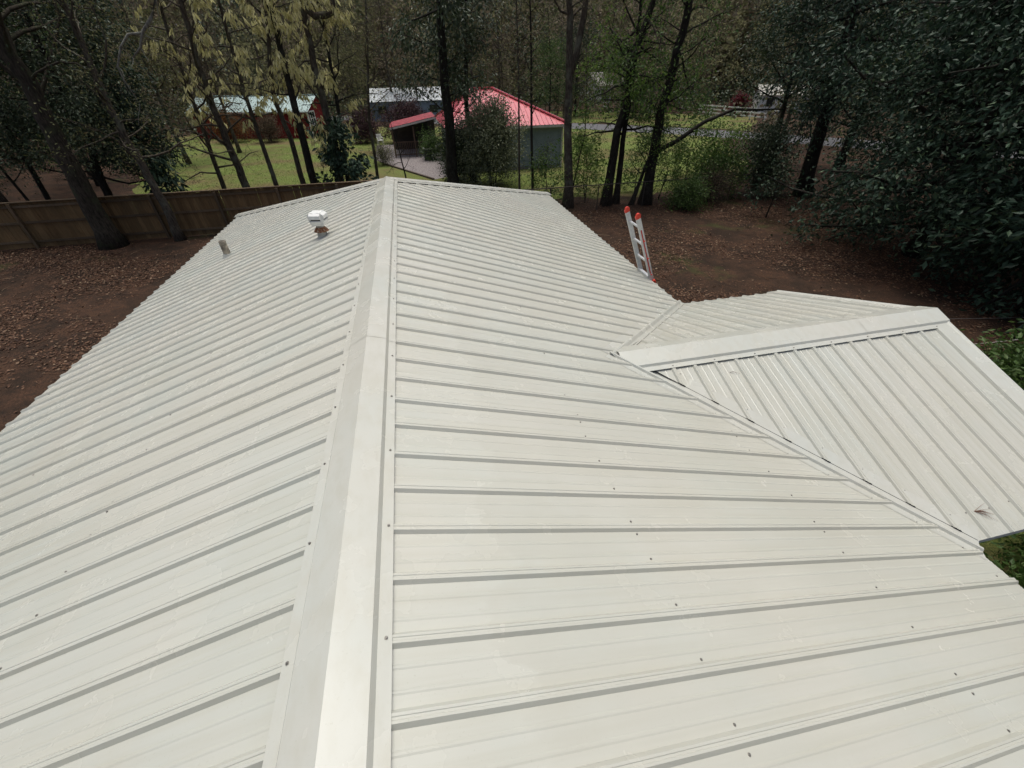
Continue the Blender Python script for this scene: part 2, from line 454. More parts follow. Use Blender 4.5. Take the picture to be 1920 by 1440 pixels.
hull('roof_deck', [(XV-.3,Y2,zw-dk-.004),(L2-.06,Y2,zw-dk),(L2-.06,Y2-WN+e,zw-S*(WN-e)-dk),(L2-.06,Y2+WN-e,zw-S*(WN-e)-dk),(XV-.3,Y2-.1,zw-.25),(XV-.3,Y2+.1,zw-.25),
                   (WR-.4,Y2-WN+e,zw-S*(WN-e)-dk),(WR-.4,Y2+WN-e,zw-S*(WN-e)-dk),
                   (WR-.4,Y2-WN+e,ze-.115),(WR-.4,Y2+WN-e,ze-.115),(L2-.06,Y2-WN+e,ze-.115),(L2-.06,Y2+WN-e,ze-.115)],
     [[1,2,6,0],[1,0,7,3],[0,6,4],[0,5,7],[2,10,8,6],[3,7,9,11],[1,3,11,10,2],[8,10,11,9]], M['fascia'], house)
Geo().box((.02,(YS+.5+D+WR-.45)/2,1.24),(WR+WL-.9,D+WR-.45-YS-.5,2.48)).build('wall', M['siding'], house)
Geo().box(((WR-.5+L2-.35)/2,Y2,1.235),(L2-.35-WR+.5,2*WN-.8,2.47)).build('wall', M['siding'], house)
for a, b in (((WR-.035,YS,ze-.075),(WR-.035,Y2-WN+.1,ze-.075)), ((WR-.035,Y2+WN-.1,ze-.075),(WR-.035,D+WR-.05,ze-.075)), ((-WL+.035,YS,ze-.06),(-WL+.035,D+WL-.05,ze-.06)),
             ((WR+.02,Y2-WN+.035,ze-.078),(L2-.06,Y2-WN+.035,ze-.078)), ((WR+.02,Y2+WN-.035,ze-.078),(L2-.06,Y2+WN-.035,ze-.078)), ((-WL+.06,D+W2-.035,ze-.07),(WR-.06,D+W2-.035,ze-.07))):
    Geo().bar(a, b, .022, .13).build('fascia', M['fascia'], house)

# ridge, hip and wing caps: flat flange, short riser, sloping crown
def cap_piece(P, T, sideL, sideR, half, t0, t1, lift, name='ridge_cap', skew=0.0):
    """P(t) point on the ridge axis, T unit direction; sideL/sideR: outward directions following the slopes"""
    prof = [(-half, .0205), (-half, .0225), (-half+.046, .024), (-half+.056, .042), (0, .050), (half-.060, .043), (half-.046, .024), (half, .0225), (half, .0205)]
    g = Geo(); rows = []
    n = 6
    for i in range(n+1):
        t = t0 + (t1-t0)*i/n; p = np.array(P(t), float)
        w = np.random.default_rng(int(abs(t)*977)+3).normal(0, .0006, len(prof))
        for k, (o, h) in enumerate(prof):
            q = p + (np.array(sideR)*o if o > 0 else np.array(sideL)*(-o)) + np.array([0,0,h + lift + w[k] + skew*(1 if o > 0 else -1 if o < 0 else .3)])
            rows.append(q)
    m = len(prof)
    q = [[i*m+j, i*m+j+1, (i+1)*m+j+1, (i+1)*m+j] for i in range(n) for j in range(m-1)]
    g.add(rows, q)
    return g.build(name, M['cap'], house)
AX = -.0366
def Pm(t): return (AX, t, H - S*abs(AX)*0)
sl, sr = np.array([-1,0,-S])/1.0, np.array([1,0,-S])/1.0
for i, (a, b) in enumerate(((YS,-3.36),(-3.40,-.31),(-.36,2.74),(2.70,5.79),(5.75,D+.02))):
    cap_piece(Pm, (0,1,0), sl, sr, .1866, a, b, .0 + (.0016 if i % 2 else 0), 'ridge_cap', .0123)
def Pw(t): return (t, Y2, H + Z2)
for i, (a, b) in enumerate(((XV-.02, 5.02),(4.98, L2+.02))):
    cap_piece(Pw, (1,0,0), np.array([0,1,-S]), np.array([0,-1,-S]), .235, a, b, .0016*i)
# hip caps
for sgn, W in ((-1, WL), (1, WR)):
    def Ph(t, sgn=sgn): return (sgn*t, D + t, H - S*t)
    inner = np.array([sgn*.7071, -.7071, -.0])     # across the hip, on the long slope: moving down-slope by .7071
    so = np.array([sgn*.7071, -.7071, -S*.7071]); si = np.array([-sgn*.7071, .7071, -S*.7071])
    a, b = (so, si)
    prof = [(-.15, .020), (-.15, .022), (-.105, .024), (-.098, .038), (0, .046), (.098, .038), (.105, .024), (.15, .022), (.15, .020)]
    for t0, t1, lf in ((.0, 2.95, 0), (2.9, W + .02, .0016)):
        g = Geo(); rows = []
        for i in range(5):
            t = t0 + (t1-t0)*i/4; p = np.array(Ph(t))
            for o, h in prof: rows.append(p + (b*o if o > 0 else a*(-o)) + np.array([0,0,h+lf]))
        m = len(prof)
        g.add(rows, [[i*m+j, i*m+j+1, (i+1)*m+j+1, (i+1)*m+j] for i in range(4) for j in range(m-1)])
        g.build('hip_cap', M['cap'], house)
    # dark bars standing in for shade in the rib gaps below the hip cap
    g = Geo()
    for i in range(int(W/.2286)):
        t = .12 + i*.2286
        if t > W - .15: break
        p0 = np.array(Ph(t)) + a*.152 + np.array([0,0,.0085]); p1 = np.array(Ph(t+.15)) + a*.152 + np.array([0,0,.0085])
        g.bar(p0, p1, .006, .012)
    g.build('closure_gap_shade', M['gap_shade'], house, kind='stuff')
# closure lines below the wing ridge flange
# valley flashings: a shallow W channel
for sgn in (-1, 1):
    g = Geo(); rows = []
    prof = [(-.17, .0035), (-.078, .0045), (-.066, .027), (-.048, .030), (-.018, .011), (.012, .006), (.075, .0035), (.16, .0035)]
    T1 = WN + .03
    for i in range(5):
        t = -.06 + (T1 + .06)*i/4
        for o, h in prof:
            # o<0: on the main slope, o>0: on the wing slope, measured across the valley
            y = Y2 + sgn*(t) + (sgn*(-o)*.7071 if o < 0 else -sgn*o*.7071*1.0)
            x = XV + t + (o*.7071 if o < 0 else o*.7071)
            if o < 0:
                x = XV + t + o*.7071; y = Y2 + sgn*(t - o*.7071); z = H - S*x
            else:
                x = XV + t + o*.7071; y = Y2 + sgn*(t - o*.7071); z = H + Z2 - S*abs(y - Y2)
            rows.append((x, y, z + h))
    m = len(prof); g.add(rows, [[i*m+j, i*m+j+1, (i+1)*m+j+1, (i+1)*m+j] for i in range(4) for j in range(m-1)])
    g.build('valley_flashing', M['flash'], house)
    # shadow gap drawn as a dark bar, plus foam rib ends, along the wing sheets
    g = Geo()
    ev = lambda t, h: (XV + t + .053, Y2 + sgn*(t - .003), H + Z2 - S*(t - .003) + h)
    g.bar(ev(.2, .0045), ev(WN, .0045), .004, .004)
    for k in range(0, 12):
        t = PH_W + k*PITCH + .017 - XV - .055
        if .12 < t < WN - .02: g.bar(ev(t - .026, .009), ev(t + .024, .009), .003, .008)
    g.build('closure_gap_shade', M['gap_shade'], house, kind='stuff')
# rake trims of the wing gable
for sgn in (-1, 1):
    g = Geo(); f = fN if sgn < 0 else fF
    prof = [(L2-.19, .0215), (L2-.185, .024), (L2-.02, .024), (L2-.005, .036), (L2+.012, .036), (L2+.014, .02), (L2+.014, -.12)]
    rows = []
    for i in range(6):
        d = .02 + (WN - .01)*i/5
        for x, h in prof:
            p = np.array(f(x, d, 0)); rows.append(p + np.array([0,0,h]))
    m = len(prof); g.add(rows, [[i*m+j, i*m+j+1, (i+1)*m+j+1, (i+1)*m+j] for i in range(5) for j in range(m-1)])
    g.build('rake_trim', M['cap'], house)
for sgn in (-1, 1):
    a = (sgn*.01 + (0), YS + .03, H - .05)
    g = Geo(); g.bar((0,YS+.05,H-.06),(sgn*(WR if sgn > 0 else WL),YS+.05,H-.06-S*(WR if sgn > 0 else WL)),.03,.14); g.build('rake_trim', M['cap'], house)

# hex-head screws with washers
sg = Geo(); sg._lathe(np.array([[.0001,.0062],[.0035,.0062],[.0040,.0055],[.0040,.003],[.0062,.0026],[.0066,.0006]]), (0,0,0), 8)
screw_me = sg.mesh('screw'); screw_me.materials.append(M['screw'])
screws = []                                  # (position, tilt vector)
rs = np.random.default_rng(8)
def put(f, t, d, h, n): screws.append((np.array(f(t + rs.normal(0,.003), d + rs.normal(0,.006), h)), n))
nR = Vector((S,0,1)).normalized(); nL = Vector((-S,0,1)).normalized(); nN = Vector((0,-S,1)).normalized(); nF = Vector((0,S,1)).normalized()
for k in range(-4, 55):
    y = PH_R + k*PITCH
    for d in (1.36, 2.80, 4.12):
        a, b = rR(y + .05)
        if not (a + .08 < d < b - .05): continue
        put(fR, y + .054, d, 0, nR)
        if (k - 3) % 4 == 0: put(fR, y - .022, d, 0, nR)
    a, b = rR(y)
    if abs(y - Y2) < WN - .1: put(fR, y + .054, b - .18, 0, nR)
    y = PH_L + k*PITCH
    for d in (1.68, 2.84, 4.02):
        a, b = rL(y + .05)
        if not (a + .1 < d < b - .03): continue
        put(fL, y + .054, d, 0, nL)
        if (k - 3) % 4 == 0: put(fL, y - .022, d, 0, nL)
for k in range(-1, 15):
    x = PH_W + k*PITCH
    for d in (1.93,):
        if x - XV > d + .15 and x < L2 - .2: put(fN, x - .022, d, 0, nN); put(fF, x - .022, d, 0, nF)
    a, b = rN(x)
    if b < WN - .05 and b > .35: put(fN, x + .06, b - .10, 0, nN); put(fF, x + .06, b - .10, 0, nF)
for k in range(-3, 36, 2):
    y = PH_R + k*PITCH + .02
    if y < D - .1:
        screws.append((np.array((AX + .1666, y, H - S*.1666 + .0123 + .0238)), nR)); screws.append((np.array((AX - .1666, y + .004, H - S*.1666 - .0123 + .0238)), nL))
for k in range(0, 15, 2):
    x = PH_W + k*PITCH + .014
    screws.append((np.array((x, Y2 - .213, H + Z2 - S*.213 + .0245)), nN)); screws.append((np.array((x, Y2 + .213, H + Z2 - S*.213 + .0245)), nF))
camp = np.array(mw.translation)
screws.sort(key=lambda s: np.linalg.norm(s[0] - camp))
base_v = np.array([v.co[:] for v in screw_me.vertices]); base_q = np.array([p.vertices[:] for p in screw_me.polygons])
rest = Geo()
for i, (p, n) in enumerate(screws):
    q = n.to_track_quat('Z', 'Y')
    if i < 150:
        o = link('roof_screw', screw_me, None, house); o.location = p; o.rotation_euler = q.to_euler()
    else:
        R = np.array(q.to_matrix()); rest.add(base_v @ R.T + p, base_q)
rest.build('roof_screws', M['screw'], house, kind='stuff')

# vent stack with the white hooded cap
vx, vy = -.945, 6.42; vz = H + S*vx
vent = link('vent_stack', Geo()._lathe(np.array([[.060,-.06],[.060,.08],[.056,.19]]), (0,0,0), 20).mesh('vent_stack', True), M['galv'], house, label='rusty vent stack with a white hooded cap')
vent.location = (vx, vy, vz)
Geo()._lathe(np.array([[.058,.135],[.064,.128],[.100,.082],[.102,.076],[.097,.074],[.062,.10]]), (0,0,0), 22).build('storm_collar', M['rust'], vent, True)
g = Geo(); g._lathe(np.array([[.063,.075],[.066,.03],[.080,-.03],[.10,-.045]]), (0,0,0), 18); g.build('flashing_boot', M['flash'], vent, True)
cz = .165
g = Geo()
g._lathe(np.array([[.0001,.175],[.055,.172],[.075,.150],[.078,.0],[.0001,.0]]), (0,0,cz), 8)
for k in range(4):
    a = math.radians(-103 + k*90); ca, sa = math.cos(a), math.sin(a)
    # hood profile in the (outward, up) plane, extruded across: sloping top, short drip edge, open slot, lower apron
    def hood(poly, w):
        v = []
        for s in (-w/2, w/2):
            for o, z in poly: v.append((o*ca - s*sa, o*sa + s*ca, z + cz))
        n = len(poly)
        g2 = [[i, (i+1) % n, (i+1) % n + n, i + n] for i in range(n)]
        me_q = g2
        g.add(v, me_q)
        t = [[0, i+1, i] for i in range(1, n-1)] + [[n, n+i, n+i+1] for i in range(1, n-1)]
        g.t.append(np.array(t) + g.n - 2*n)
    hood([(.03,.172),(.070,.170),(.112,.138),(.115,.092),(.108,.092),(.104,.126),(.066,.15),(.03,.15)], .150)
    hood([(.03,.07),(.098,.070),(.103,.060),(.083,.0),(.03,-.004)], .142)
    for s in (-.073, .073):
        px, py = .0, s
        g.add([(o*ca - s*sa, o*sa + s*ca, z + cz) for o, z in ((.05,.0),(.083,.004),(.106,.06),(.112,.138),(.07,.168),(.05,.168))] +
              [(o*ca - (s*1.05)*sa, o*sa + (s*1.05)*ca, z + cz) for o, z in ((.05,.0),(.083,.004),(.106,.06),(.112,.138),(.07,.168),(.05,.168))],
              [[i, (i+1) % 6, (i+1) % 6 + 6, i + 6] for i in range(6)], [[0,i+1,i] for i in range(1,5)] + [[6,6+i,7+i] for i in range(1,5)])
g.build('vent_cap', M['white_paint'], vent)
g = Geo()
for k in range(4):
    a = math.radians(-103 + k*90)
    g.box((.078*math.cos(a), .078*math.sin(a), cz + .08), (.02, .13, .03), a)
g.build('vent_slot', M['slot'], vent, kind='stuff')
# plumbing vent pipe
px, py = -2.945, 8.02; pz = H + S*px
pipe = link('plumbing_vent', Geo()._lathe(np.array([[.056,-.06],[.056,.26],[.0555,.265],[.049,.265],[.049,.06]]), (0,0,0), 20).mesh('plumbing_vent', True), M['lead'], house, label='dirty open plumbing vent pipe')
pipe.location = (px, py, pz)
Geo()._lathe(np.array([[.0001,.20],[.0488,.20]]), (0,0,0), 20).build('pipe_bore', M['slot'], pipe)
Geo()._lathe(np.array([[.058,.05],[.068,.035],[.078,.0],[.10,-.02]]), (0,0,0), 20).build('pipe_boot', M['flash'], pipe, True)

# ------------------------------------------------------------------ ladder against the eave
lad = thing('ladder', 'aluminium ladder with orange-red caps leaning against the roof eave', 'ladder', (4.9, 6.37, 0))
def lp(y, z, off=0.0): return np.array((4.285 - (z - 2.60)*.42 + off - 4.9, y - 6.37, z))
YN, YF = 6.17, 6.57
for y in (YN, YF):
    g = Geo(); a, b = lp(y, .02), lp(y, 3.70)
    g.bar(a, b, .028, .075); g.build('side_rail', M['alu'], lad)
    g = Geo()
    d = (b - a)/np.linalg.norm(b - a); side = np.array([1,0,.42]); side /= np.linalg.norm(side)
    g.bar(b - d*.02, b + d*.03, .034, .082)
    g.tube([b + d*.03 + side*.01 - np.array([0,.022,0]), b + d*.03 + side*.01 + np.array([0,.022,0])], .036, 12)
    g.build('end_cap', M['orange'], lad)
    Geo().bar(a - d*.01, a + d*.06, .04, .09).build('foot', M['orange'], lad)
for i in range(12):
    z = .30 + i*.294
    if z > 3.6: break
    g = Geo(); a, b = lp(YN, z), lp(YF, z)
    g.bar(a, b, .034, .024); g.build('rung', M['alu'], lad)
for z in (2.72, 3.02, 3.32):
    a = lp(YN, z); Geo().tube([a - np.array([0,.014,0]) , a + np.array([.02,-.034,.0])], .011, 8).build('rung_pin', M['orange'], lad)
a = lp(YN, 2.60); g = Geo(); g.tube([a + np.array([.02,-.018,0]), a + np.array([.025,-.062,-.01])], [.035,.028], 10); g.tube([a + np.array([.01,-.055,.03]), a + np.array([.05,-.058,-.05])], .016, 8); g.build('lock_knob', M['orange'], lad)
a, b = lp(YN, 2.74), lp(YN, 3.50); g = Geo(); o = np.array([0,-.0155,0]); g.bar(a + o, b + o, .003, .022); g.build('red_stripe', plain('red_rail_sticker', (.40,.05,.04), .5), lad)
a, b = lp(YN, 2.66, -.05), lp(YF, 2.66, -.05); Geo().bar(a, b, .03, .05).build('hinge_bar', M['alu'], lad)

# ------------------------------------------------------------------ wooden privacy fence
M['wood'] = None
def wood_mat(name, dark, light, grey):
    m = NT(name); w = m.world((1,1,.1)); w1 = m.world((5.5,5.5,.25))
    n = m.noise(w, 26, 5, .65); p = m.noise(w1, 1.0, 2); q = m.noise(m.world(), 1.1, 4)
    a = m.mix(m.ramp(n, [(.3, 0), (.7, 1)]), dark, light)
    a = m.mix(m.ramp(p, [(.35, 0), (.65, .7)]), a, grey)
    a = m.mix(m.ramp(q, [(.5, 0), (.7, .4)]), a, (.05,.05,.03))
    oi = m.n('ShaderNodeObjectInfo'); a = m.mix(m.ramp(oi.outputs['Random'], [(0, .55), (1, 0)]), a, tuple(x*.45 for x in dark))
    m.base(a).set(.85, 0, .25).bump(n, .5, .01); return m.m
M['wood'] = wood_mat('weathered_fence_board', (.145,.086,.036), (.31,.195,.085), (.24,.16,.075))
M['wood2'] = wood_mat('weathered_fence_rail', (.11,.073,.040), (.22,.155,.090), (.17,.13,.085))
fence = thing('privacy_fence', 'weathered brown wooden board fence across the back of the yard', 'fence', (-9, 20.75, 0))
FX0, FX1, FY = -20.0, -1.8, 20.75
r = np.random.default_rng(21)
pk = []
for k in range(3):
    g = Geo(); g.hexa([(-.0715,-.009,.04),(.0715,-.009,.04),(.0715,.009,.04),(-.0715,.009,.04),(-.0715,-.009,1.74+.003*k),(.0715,-.009,1.745),(.0715,.009,1.745),(-.0715,.009,1.74+.003*k)])
    me = g.mesh('picket'); me.materials.append(M['wood']); pk.append(me)
x = FX0
while x < FX1:
    o = link('picket', pk[int(r.integers(3))], None, fence); o.location = (x + 9 + r.normal(0,.003), .03 + r.normal(0,.003), r.normal(0,.008)); o.rotation_euler = (r.normal(0,.004), r.normal(0,.0015), r.normal(0,.03)); x += .1445
for i, (z, h) in enumerate(((.28,.085),(1.0,.085),(1.60,.085))):
    x = FX0
    while x < FX1:
        Geo().bar((x+9,-.012,z + r.normal(0,.008)), (x+2.42+9,-.012,z + r.normal(0,.008)), .038, h).build('rail', M['wood2'], fence); x += 2.44
x = FX0
while x < FX1 + .1:
    Geo().box((x+9,-.075,.86),(.09,.09,1.72), r.normal(0,.03)).build('post', M['wood2'], fence); x += 2.44
x = FX0
while x < FX1:
    Geo().bar((x+9,.0,1.765 + r.normal(0,.004)), (x+2.43+9,.0,1.765 + r.normal(0,.004)), .14, .03).build('cap_board', M['wood2'], fence); x += 2.44

# chain-link fence
M['chain'] = plain('rusty_chain_link', (.075, .062, .05), .7, .3, .4, .3, 20)
cl = thing('chain_link_fence', 'rusty chain-link fence with thin rails under the trees', 'fence', (10, 19.9, 0))
for i in range(11):
    x = -.6 + i*2.4 - 10
    Geo().tube([(x,0,0),(x,0,1.14)], .026, 8).build('post', M['chain'], cl)
Geo().tube([(-10.6,0,1.15),(0,0.0,1.14),(6,0,1.15),(13.4,0,1.14)], .024, 6).build('top_rail', M['chain'], cl)
g = Geo()
n = 0
x = -10.5
while x < 13.5:
    for s in (-1, 1):
        a = (x, .012*s, .03); b = (x + s*1.1, .012*s, 1.13)
        if -10.7 < b[0] < 13.6: g.tube([a, b], .0028, 3, False)
    x += .085
g.build('wire_mesh', M['chain'], cl, kind='stuff')

# ------------------------------------------------------------------ trees
def leaf_cloud(geo, P, Dr, size, aspect, r, droop=0.0, fold=.25):
    """one folded diamond leaf at each point P, pointing along Dr"""
    n = len(P)
    d = Dr / (np.linalg.norm(Dr, axis=1, keepdims=True) + 1e-9)
    d = d + np.array([0,0,-1.0])*droop; d /= (np.linalg.norm(d, axis=1, keepdims=True) + 1e-9)
    a = r.normal(0, 1, (n,3)); s = np.cross(d, a); s /= (np.linalg.norm(s, axis=1, keepdims=True) + 1e-9)
    u = np.cross(s, d)
    L = np.asarray(size).reshape(-1,1) if hasattr(size, '__len__') else np.full((n,1), size)
    W = L*aspect/2
    v = np.stack([P, P + d*L*.48 + s*W + u*W*fold, P + d*L, P + d*L*.48 - s*W + u*W*fold], 1).reshape(-1,3)
    i = np.arange(n)[:,None]*4
    geo.add(v, None, np.vstack([i + [0,1,2], i + [0,2,3]]))

def bend(p, d, L, n, r, wob, grav):
    """a wandering twig path"""
    pts = [p]; d = d/np.linalg.norm(d)
    for i in range(n):
        d = d + r.normal(0, wob, 3) + np.array([0,0,grav]); d /= np.linalg.norm(d)
        pts.append(pts[-1] + d*L/n)
    return np.array(pts), d

def grow(path, radii, r, nb, b0, blen, bel, nsub, slen, grav=0.0, wob=.22, twig=True, sides=9, sub_r=.008, tw=0):
    """wood of one tree; returns the wood and the leafy anchor points with their directions"""
    w = Geo(); w.tube(path, radii, sides)
    zs = np.linspace(0, 1, len(path)); anc = []; adir = []
    az = r.uniform(0, 6.28)
    for i in range(nb):
        u = b0 + (1 - b0)*((i + r.uniform(0,.9))/nb)
        p = np.array([np.interp(u, zs, path[:,k]) for k in range(3)]); rr = np.interp(u, zs, radii)
        az += 2.4 + r.normal(0,.4); el = bel + r.normal(0,.25) + .35*u
        d = np.array([math.cos(az)*math.cos(el), math.sin(az)*math.cos(el), math.sin(el)])
        L = blen*(1.15 - .65*u)*r.uniform(.6, 1.2)
        pts, _ = bend(p, d, L, 5, r, wob, grav)
        br = min(rr*.55, .012 + L*.016)
        w.tube(pts, np.linspace(br, br*.25, 6), 5, False)
        for j in range(nsub):
            v = r.uniform(.25, 1.0); k = v*5; i0 = min(int(k), 4); q = pts[i0] + (pts[i0+1]-pts[i0])*(k-i0)
            dd = (pts[i0+1]-pts[i0]); dd /= np.linalg.norm(dd)
            dd = dd + r.normal(0, .75, 3); sp, ed = bend(q, dd, slen*r.uniform(.5,1.3), 4, r, wob*1.2, grav)
            if twig: w.tube(sp, np.linspace(sub_r, sub_r*.3, 5), 3, False)
            for t in range(1, 5): anc.append(sp[t]); adir.append(ed)
            for m in range(tw):
                tp, te = bend(sp[r.integers(1,5)], ed + r.normal(0,.8,3), slen*.5*r.uniform(.5,1.2), 3, r, wob*1.4, grav)
                w.tube(tp, np.linspace(sub_r*.55, sub_r*.25, 4), 3, False)
                anc.append(tp[-1]); adir.append(te)
        anc.append(pts[-1]); adir.append(d)
    return w, np.array(anc), np.array(adir)

def foliage(anc, adir, r, per, spread, size, aspect, droop=0.0, flat=1.0, keep=None):
    if keep is not None:
        k = keep(anc); anc, adir = anc[k], adir[k]
    P = np.repeat(anc, per, 0) + r.normal(0, spread, (len(anc)*per, 3))*np.array([1,1,flat])
    Dr = np.repeat(adir, per, 0) + r.normal(0, .8, (len(anc)*per, 3))
    g = Geo(); leaf_cloud(g, P, Dr, size*r.uniform(.6, 1.25, len(P)), aspect, r, droop)
    return g

def extend(pts, top, r, n=5, base=True):
    """trunk path through the given points, down to the ground and up to the top height"""
    pts = [np.array(p, float) for p in pts]
    a = pts[0]
    if a[2] > .05: pts = [np.array([a[0] + (a[0]-pts[1][0])*.15, a[1], -.05])] + pts
    else: pts[0] = np.array([a[0], a[1], -.05])
    p = pts[-1]; d = p - pts[-2]; d /= np.linalg.norm(d)
    steps = max(1, int((top - p[2])/2.0))
    for i in range(steps):
        d = d*.6 + np.array([0,0,.4]) + r.normal(0, .07, 3)*np.array([1,1,0]); d /= np.linalg.norm(d)
        p = p + d*(top - pts[-1][2] if i == steps-1 else 2.0)*.95; pts.append(p)
    return np.array(pts)
def taper(path, r0, flare=1.45, end=.18):
    z = path[:,2]; u = np.clip(z/max(z[-1],.1), 0, 1); rad = r0*(1 - (1-end)*u**.9)
    return rad*(1 + (flare-1)*np.exp(-np.clip(z,0,None)/.35))

def tree(name, label, cat, pts, r0, top, seed, bark, leafm, nb=18, b0=.35, blen=2.6, bel=.35, nsub=6, slen=.9, per=5, spread=.18, size=.12, aspect=.45, droop=.2, grav=0.0, tw=2, group=None, wob=.22, keep=None, sides=9, extra=None, rem=1.45, pale=None):
    r = np.random.default_rng(seed)
    path = extend(pts, top, r); base = np.array([path[0][0], path[0][1], 0.0])
    P = []
    for i in range(len(path)-1):                       # finer trunk
        for k in range(3): P.append(path[i] + (path[i+1]-path[i])*k/3)
    P.append(path[-1]); P = np.array(P); P[1:-1] += r.normal(0, r0*.10, (len(P)-2, 3))*np.array([1,1,0])
    P = P - base
    w, anc, ad = grow(P, taper(P, r0, rem), r, nb, b0, blen, bel, nsub, slen, grav, wob, True, sides, .008, tw)
    if extra:
        for (pp, rr) in extra:
            pp = np.array(pp, float) - base; w.tube(pp, rr, 6)
            for t in range(len(pp)-1):
                for k in range(4):
                    q = pp[t] + (pp[t+1]-pp[t])*r.uniform(); sp, ed = bend(q, r.normal(0,1,3), .8, 4, r, .25, -.05); w.tube(sp, np.linspace(.008,.003,5), 3, False)
                    anc = np.vstack([anc, sp[2:]]); ad = np.vstack([ad, np.repeat(ed[None], len(sp)-2, 0)])
    t = thing(name, label, cat, base, group)
    w.build('trunk', M[bark], t, True)
    if pale:
        pg = Geo()
        for pp, rr in pale:
            pp = np.array(pp, float) - base; pg.tube(pp, rr, 7)
            for k in range(len(pp)-1):
                sp, _ = bend(pp[k+1], np.array([r.normal(0,.6), r.normal(0,.3), -.8]), r.uniform(.4,.9), 4, r, .3, 0); pg.tube(sp, np.linspace(.012,.004,5), 4, False)
        pg.build('dead_limb', M['bark_pale'], t, True, label='pale bare hooked limb hanging into view')
    if per:
        lo = (anc[:,2] < 9.5) | (r.uniform(0, 1, len(anc)) < .12); anc, ad = anc[lo], ad[lo]     # tops out of view thinned to let light down
        foliage(anc, ad, r, per, spread, size, aspect, droop, 1.0, keep).build('crown', M[leafm], t)
    return t

def band(a):
    q = np.random.default_rng(4).uniform(0, 1, len(a))
    return np.where((a[:,2] > 3.7) & (a[:,2] < 5.9), q < .62, (a[:,2] > 5.9) & (q < .22))
def high(z):
    return lambda a: a[:,2] > z
LEFT = 'slender trees behind the wooden fence'
# the trees along the wooden fence, left to right
tree('oak_tree', 'thickest trunk, grey and mossy, standing in front of the wooden fence', 'tree', [(-12.15,20.2,0),(-12.06,20.2,2.1),(-11.92,20.2,4.0),(-11.77,20.2,5.55)], .37, 14, 31, 'bark_moss', 'leaf_dark', nb=26, b0=.36, blen=4.0, nsub=9, slen=1.2, per=7, spread=.25, size=.13, sides=14, rem=1.5, pale=[([(-11.3,20.1,8.6),(-9.0,19.9,8.9),(-7.3,19.8,8.4),(-6.78,19.8,7.51),(-7.13,19.8,7.06),(-7.53,19.8,6.74),(-7.81,19.8,6.33),(-8.14,19.8,6.09)],[.07,.065,.06,.055,.05,.045,.035,.02]),([(-7.6,19.8,6.71),(-7.99,19.8,6.68),(-8.37,19.8,6.36),(-8.72,19.8,5.86),(-8.73,19.8,5.5),(-8.59,19.8,4.82)],[.04,.036,.032,.028,.022,.01])])
tree('oak_tree', 'thin lichen-spotted trunk in front of the wooden fence beside the thickest trunk', 'tree', [(-9.70,20.35,0),(-9.65,20.35,1.5),(-9.72,20.35,2.5),(-9.81,20.35,3.43),(-9.84,20.35,4.65)], .17, 12, 32, 'bark', 'leaf_olive', nb=22, b0=.30, blen=2.6, nsub=7, per=3, size=.10)
tree('sapling', 'thin curved dark sapling behind the far end of the wooden fence', 'tree', [(-15.55,22.5,0),(-15.68,22.5,1.5),(-15.84,22.5,2.77),(-16.3,22.5,3.8)], .07, 7, 33, 'bark_dark', 'leaf_dark', nb=14, b0=.35, blen=1.6, nsub=6, per=5, size=.11)
tree('slender_tree', 'dark slender trunk behind the fence beyond the mossy thick trunk', 'tree', [(-15.28,23,1.32),(-15.19,23,2.5),(-15.16,23,3.55),(-14.92,23,4.65)], .115, 12, 34, 'bark_dark', 'leaf_dark', nb=30, b0=.30, blen=2.6, nsub=9, slen=1.0, per=9, spread=.22, size=.13, group=LEFT, keep=high(3.4))
tree('evergreen_tree', 'leafy dark green tree drooping over the fence behind the thick trunk', 'tree', [(-12.97,23,1.26),(-12.87,23,2.08),(-12.65,23,3.19),(-12.48,23,4.49)], .18, 11, 35, 'bark_dark', 'leaf_dark', nb=40, b0=.28, blen=2.6, bel=.1, nsub=9, slen=1.0, per=10, spread=.2, size=.14, droop=.5, keep=high(2.9))
tree('evergreen_tree', 'dark green leafy small tree over the fence between two thin trunks', 'tree', [(-11.6,24,1.13),(-11.5,24,1.97),(-11.3,24,3.03)], .125, 9, 36, 'bark_dark', 'leaf_ever', nb=34, b0=.26, blen=2.0, bel=.1, nsub=8, slen=.9, per=8, spread=.2, size=.15, droop=.5, keep=high(2.3))
tree('slender_tree', 'slim grey trunk behind the fence with bare tangled twigs', 'tree', [(-8.99,25,.87),(-8.94,25,2.35),(-8.85,25,3.63),(-8.8,25,5.14)], .12, 13, 37, 'bark', 'leaf_brown', nb=26, b0=.22, blen=2.6, nsub=8, slen=1.1, per=2, size=.07, tw=4, group=LEFT)
HICK = 'trees hung with pale new leaves'
def hick(a):
    return (a[:,2] > 3.6) & (np.random.default_rng(1).uniform(0,1,len(a)) < .27)
tree('hickory_tree', 'trunk carrying the largest bunches of drooping pale yellow leaves above the fence', 'tree', [(-7.78,24.5,.8),(-7.82,24.5,1.98),(-7.88,24.5,3.13),(-7.89,24.5,4.46),(-7.86,24.5,5.78)], .20, 13, 38, 'bark', 'leaf_pale', nb=30, b0=.28, blen=3.0, bel=.2, nsub=5, slen=.8, per=8, spread=.05, size=.27, aspect=.30, droop=1.7, tw=0, group=HICK, keep=hick)
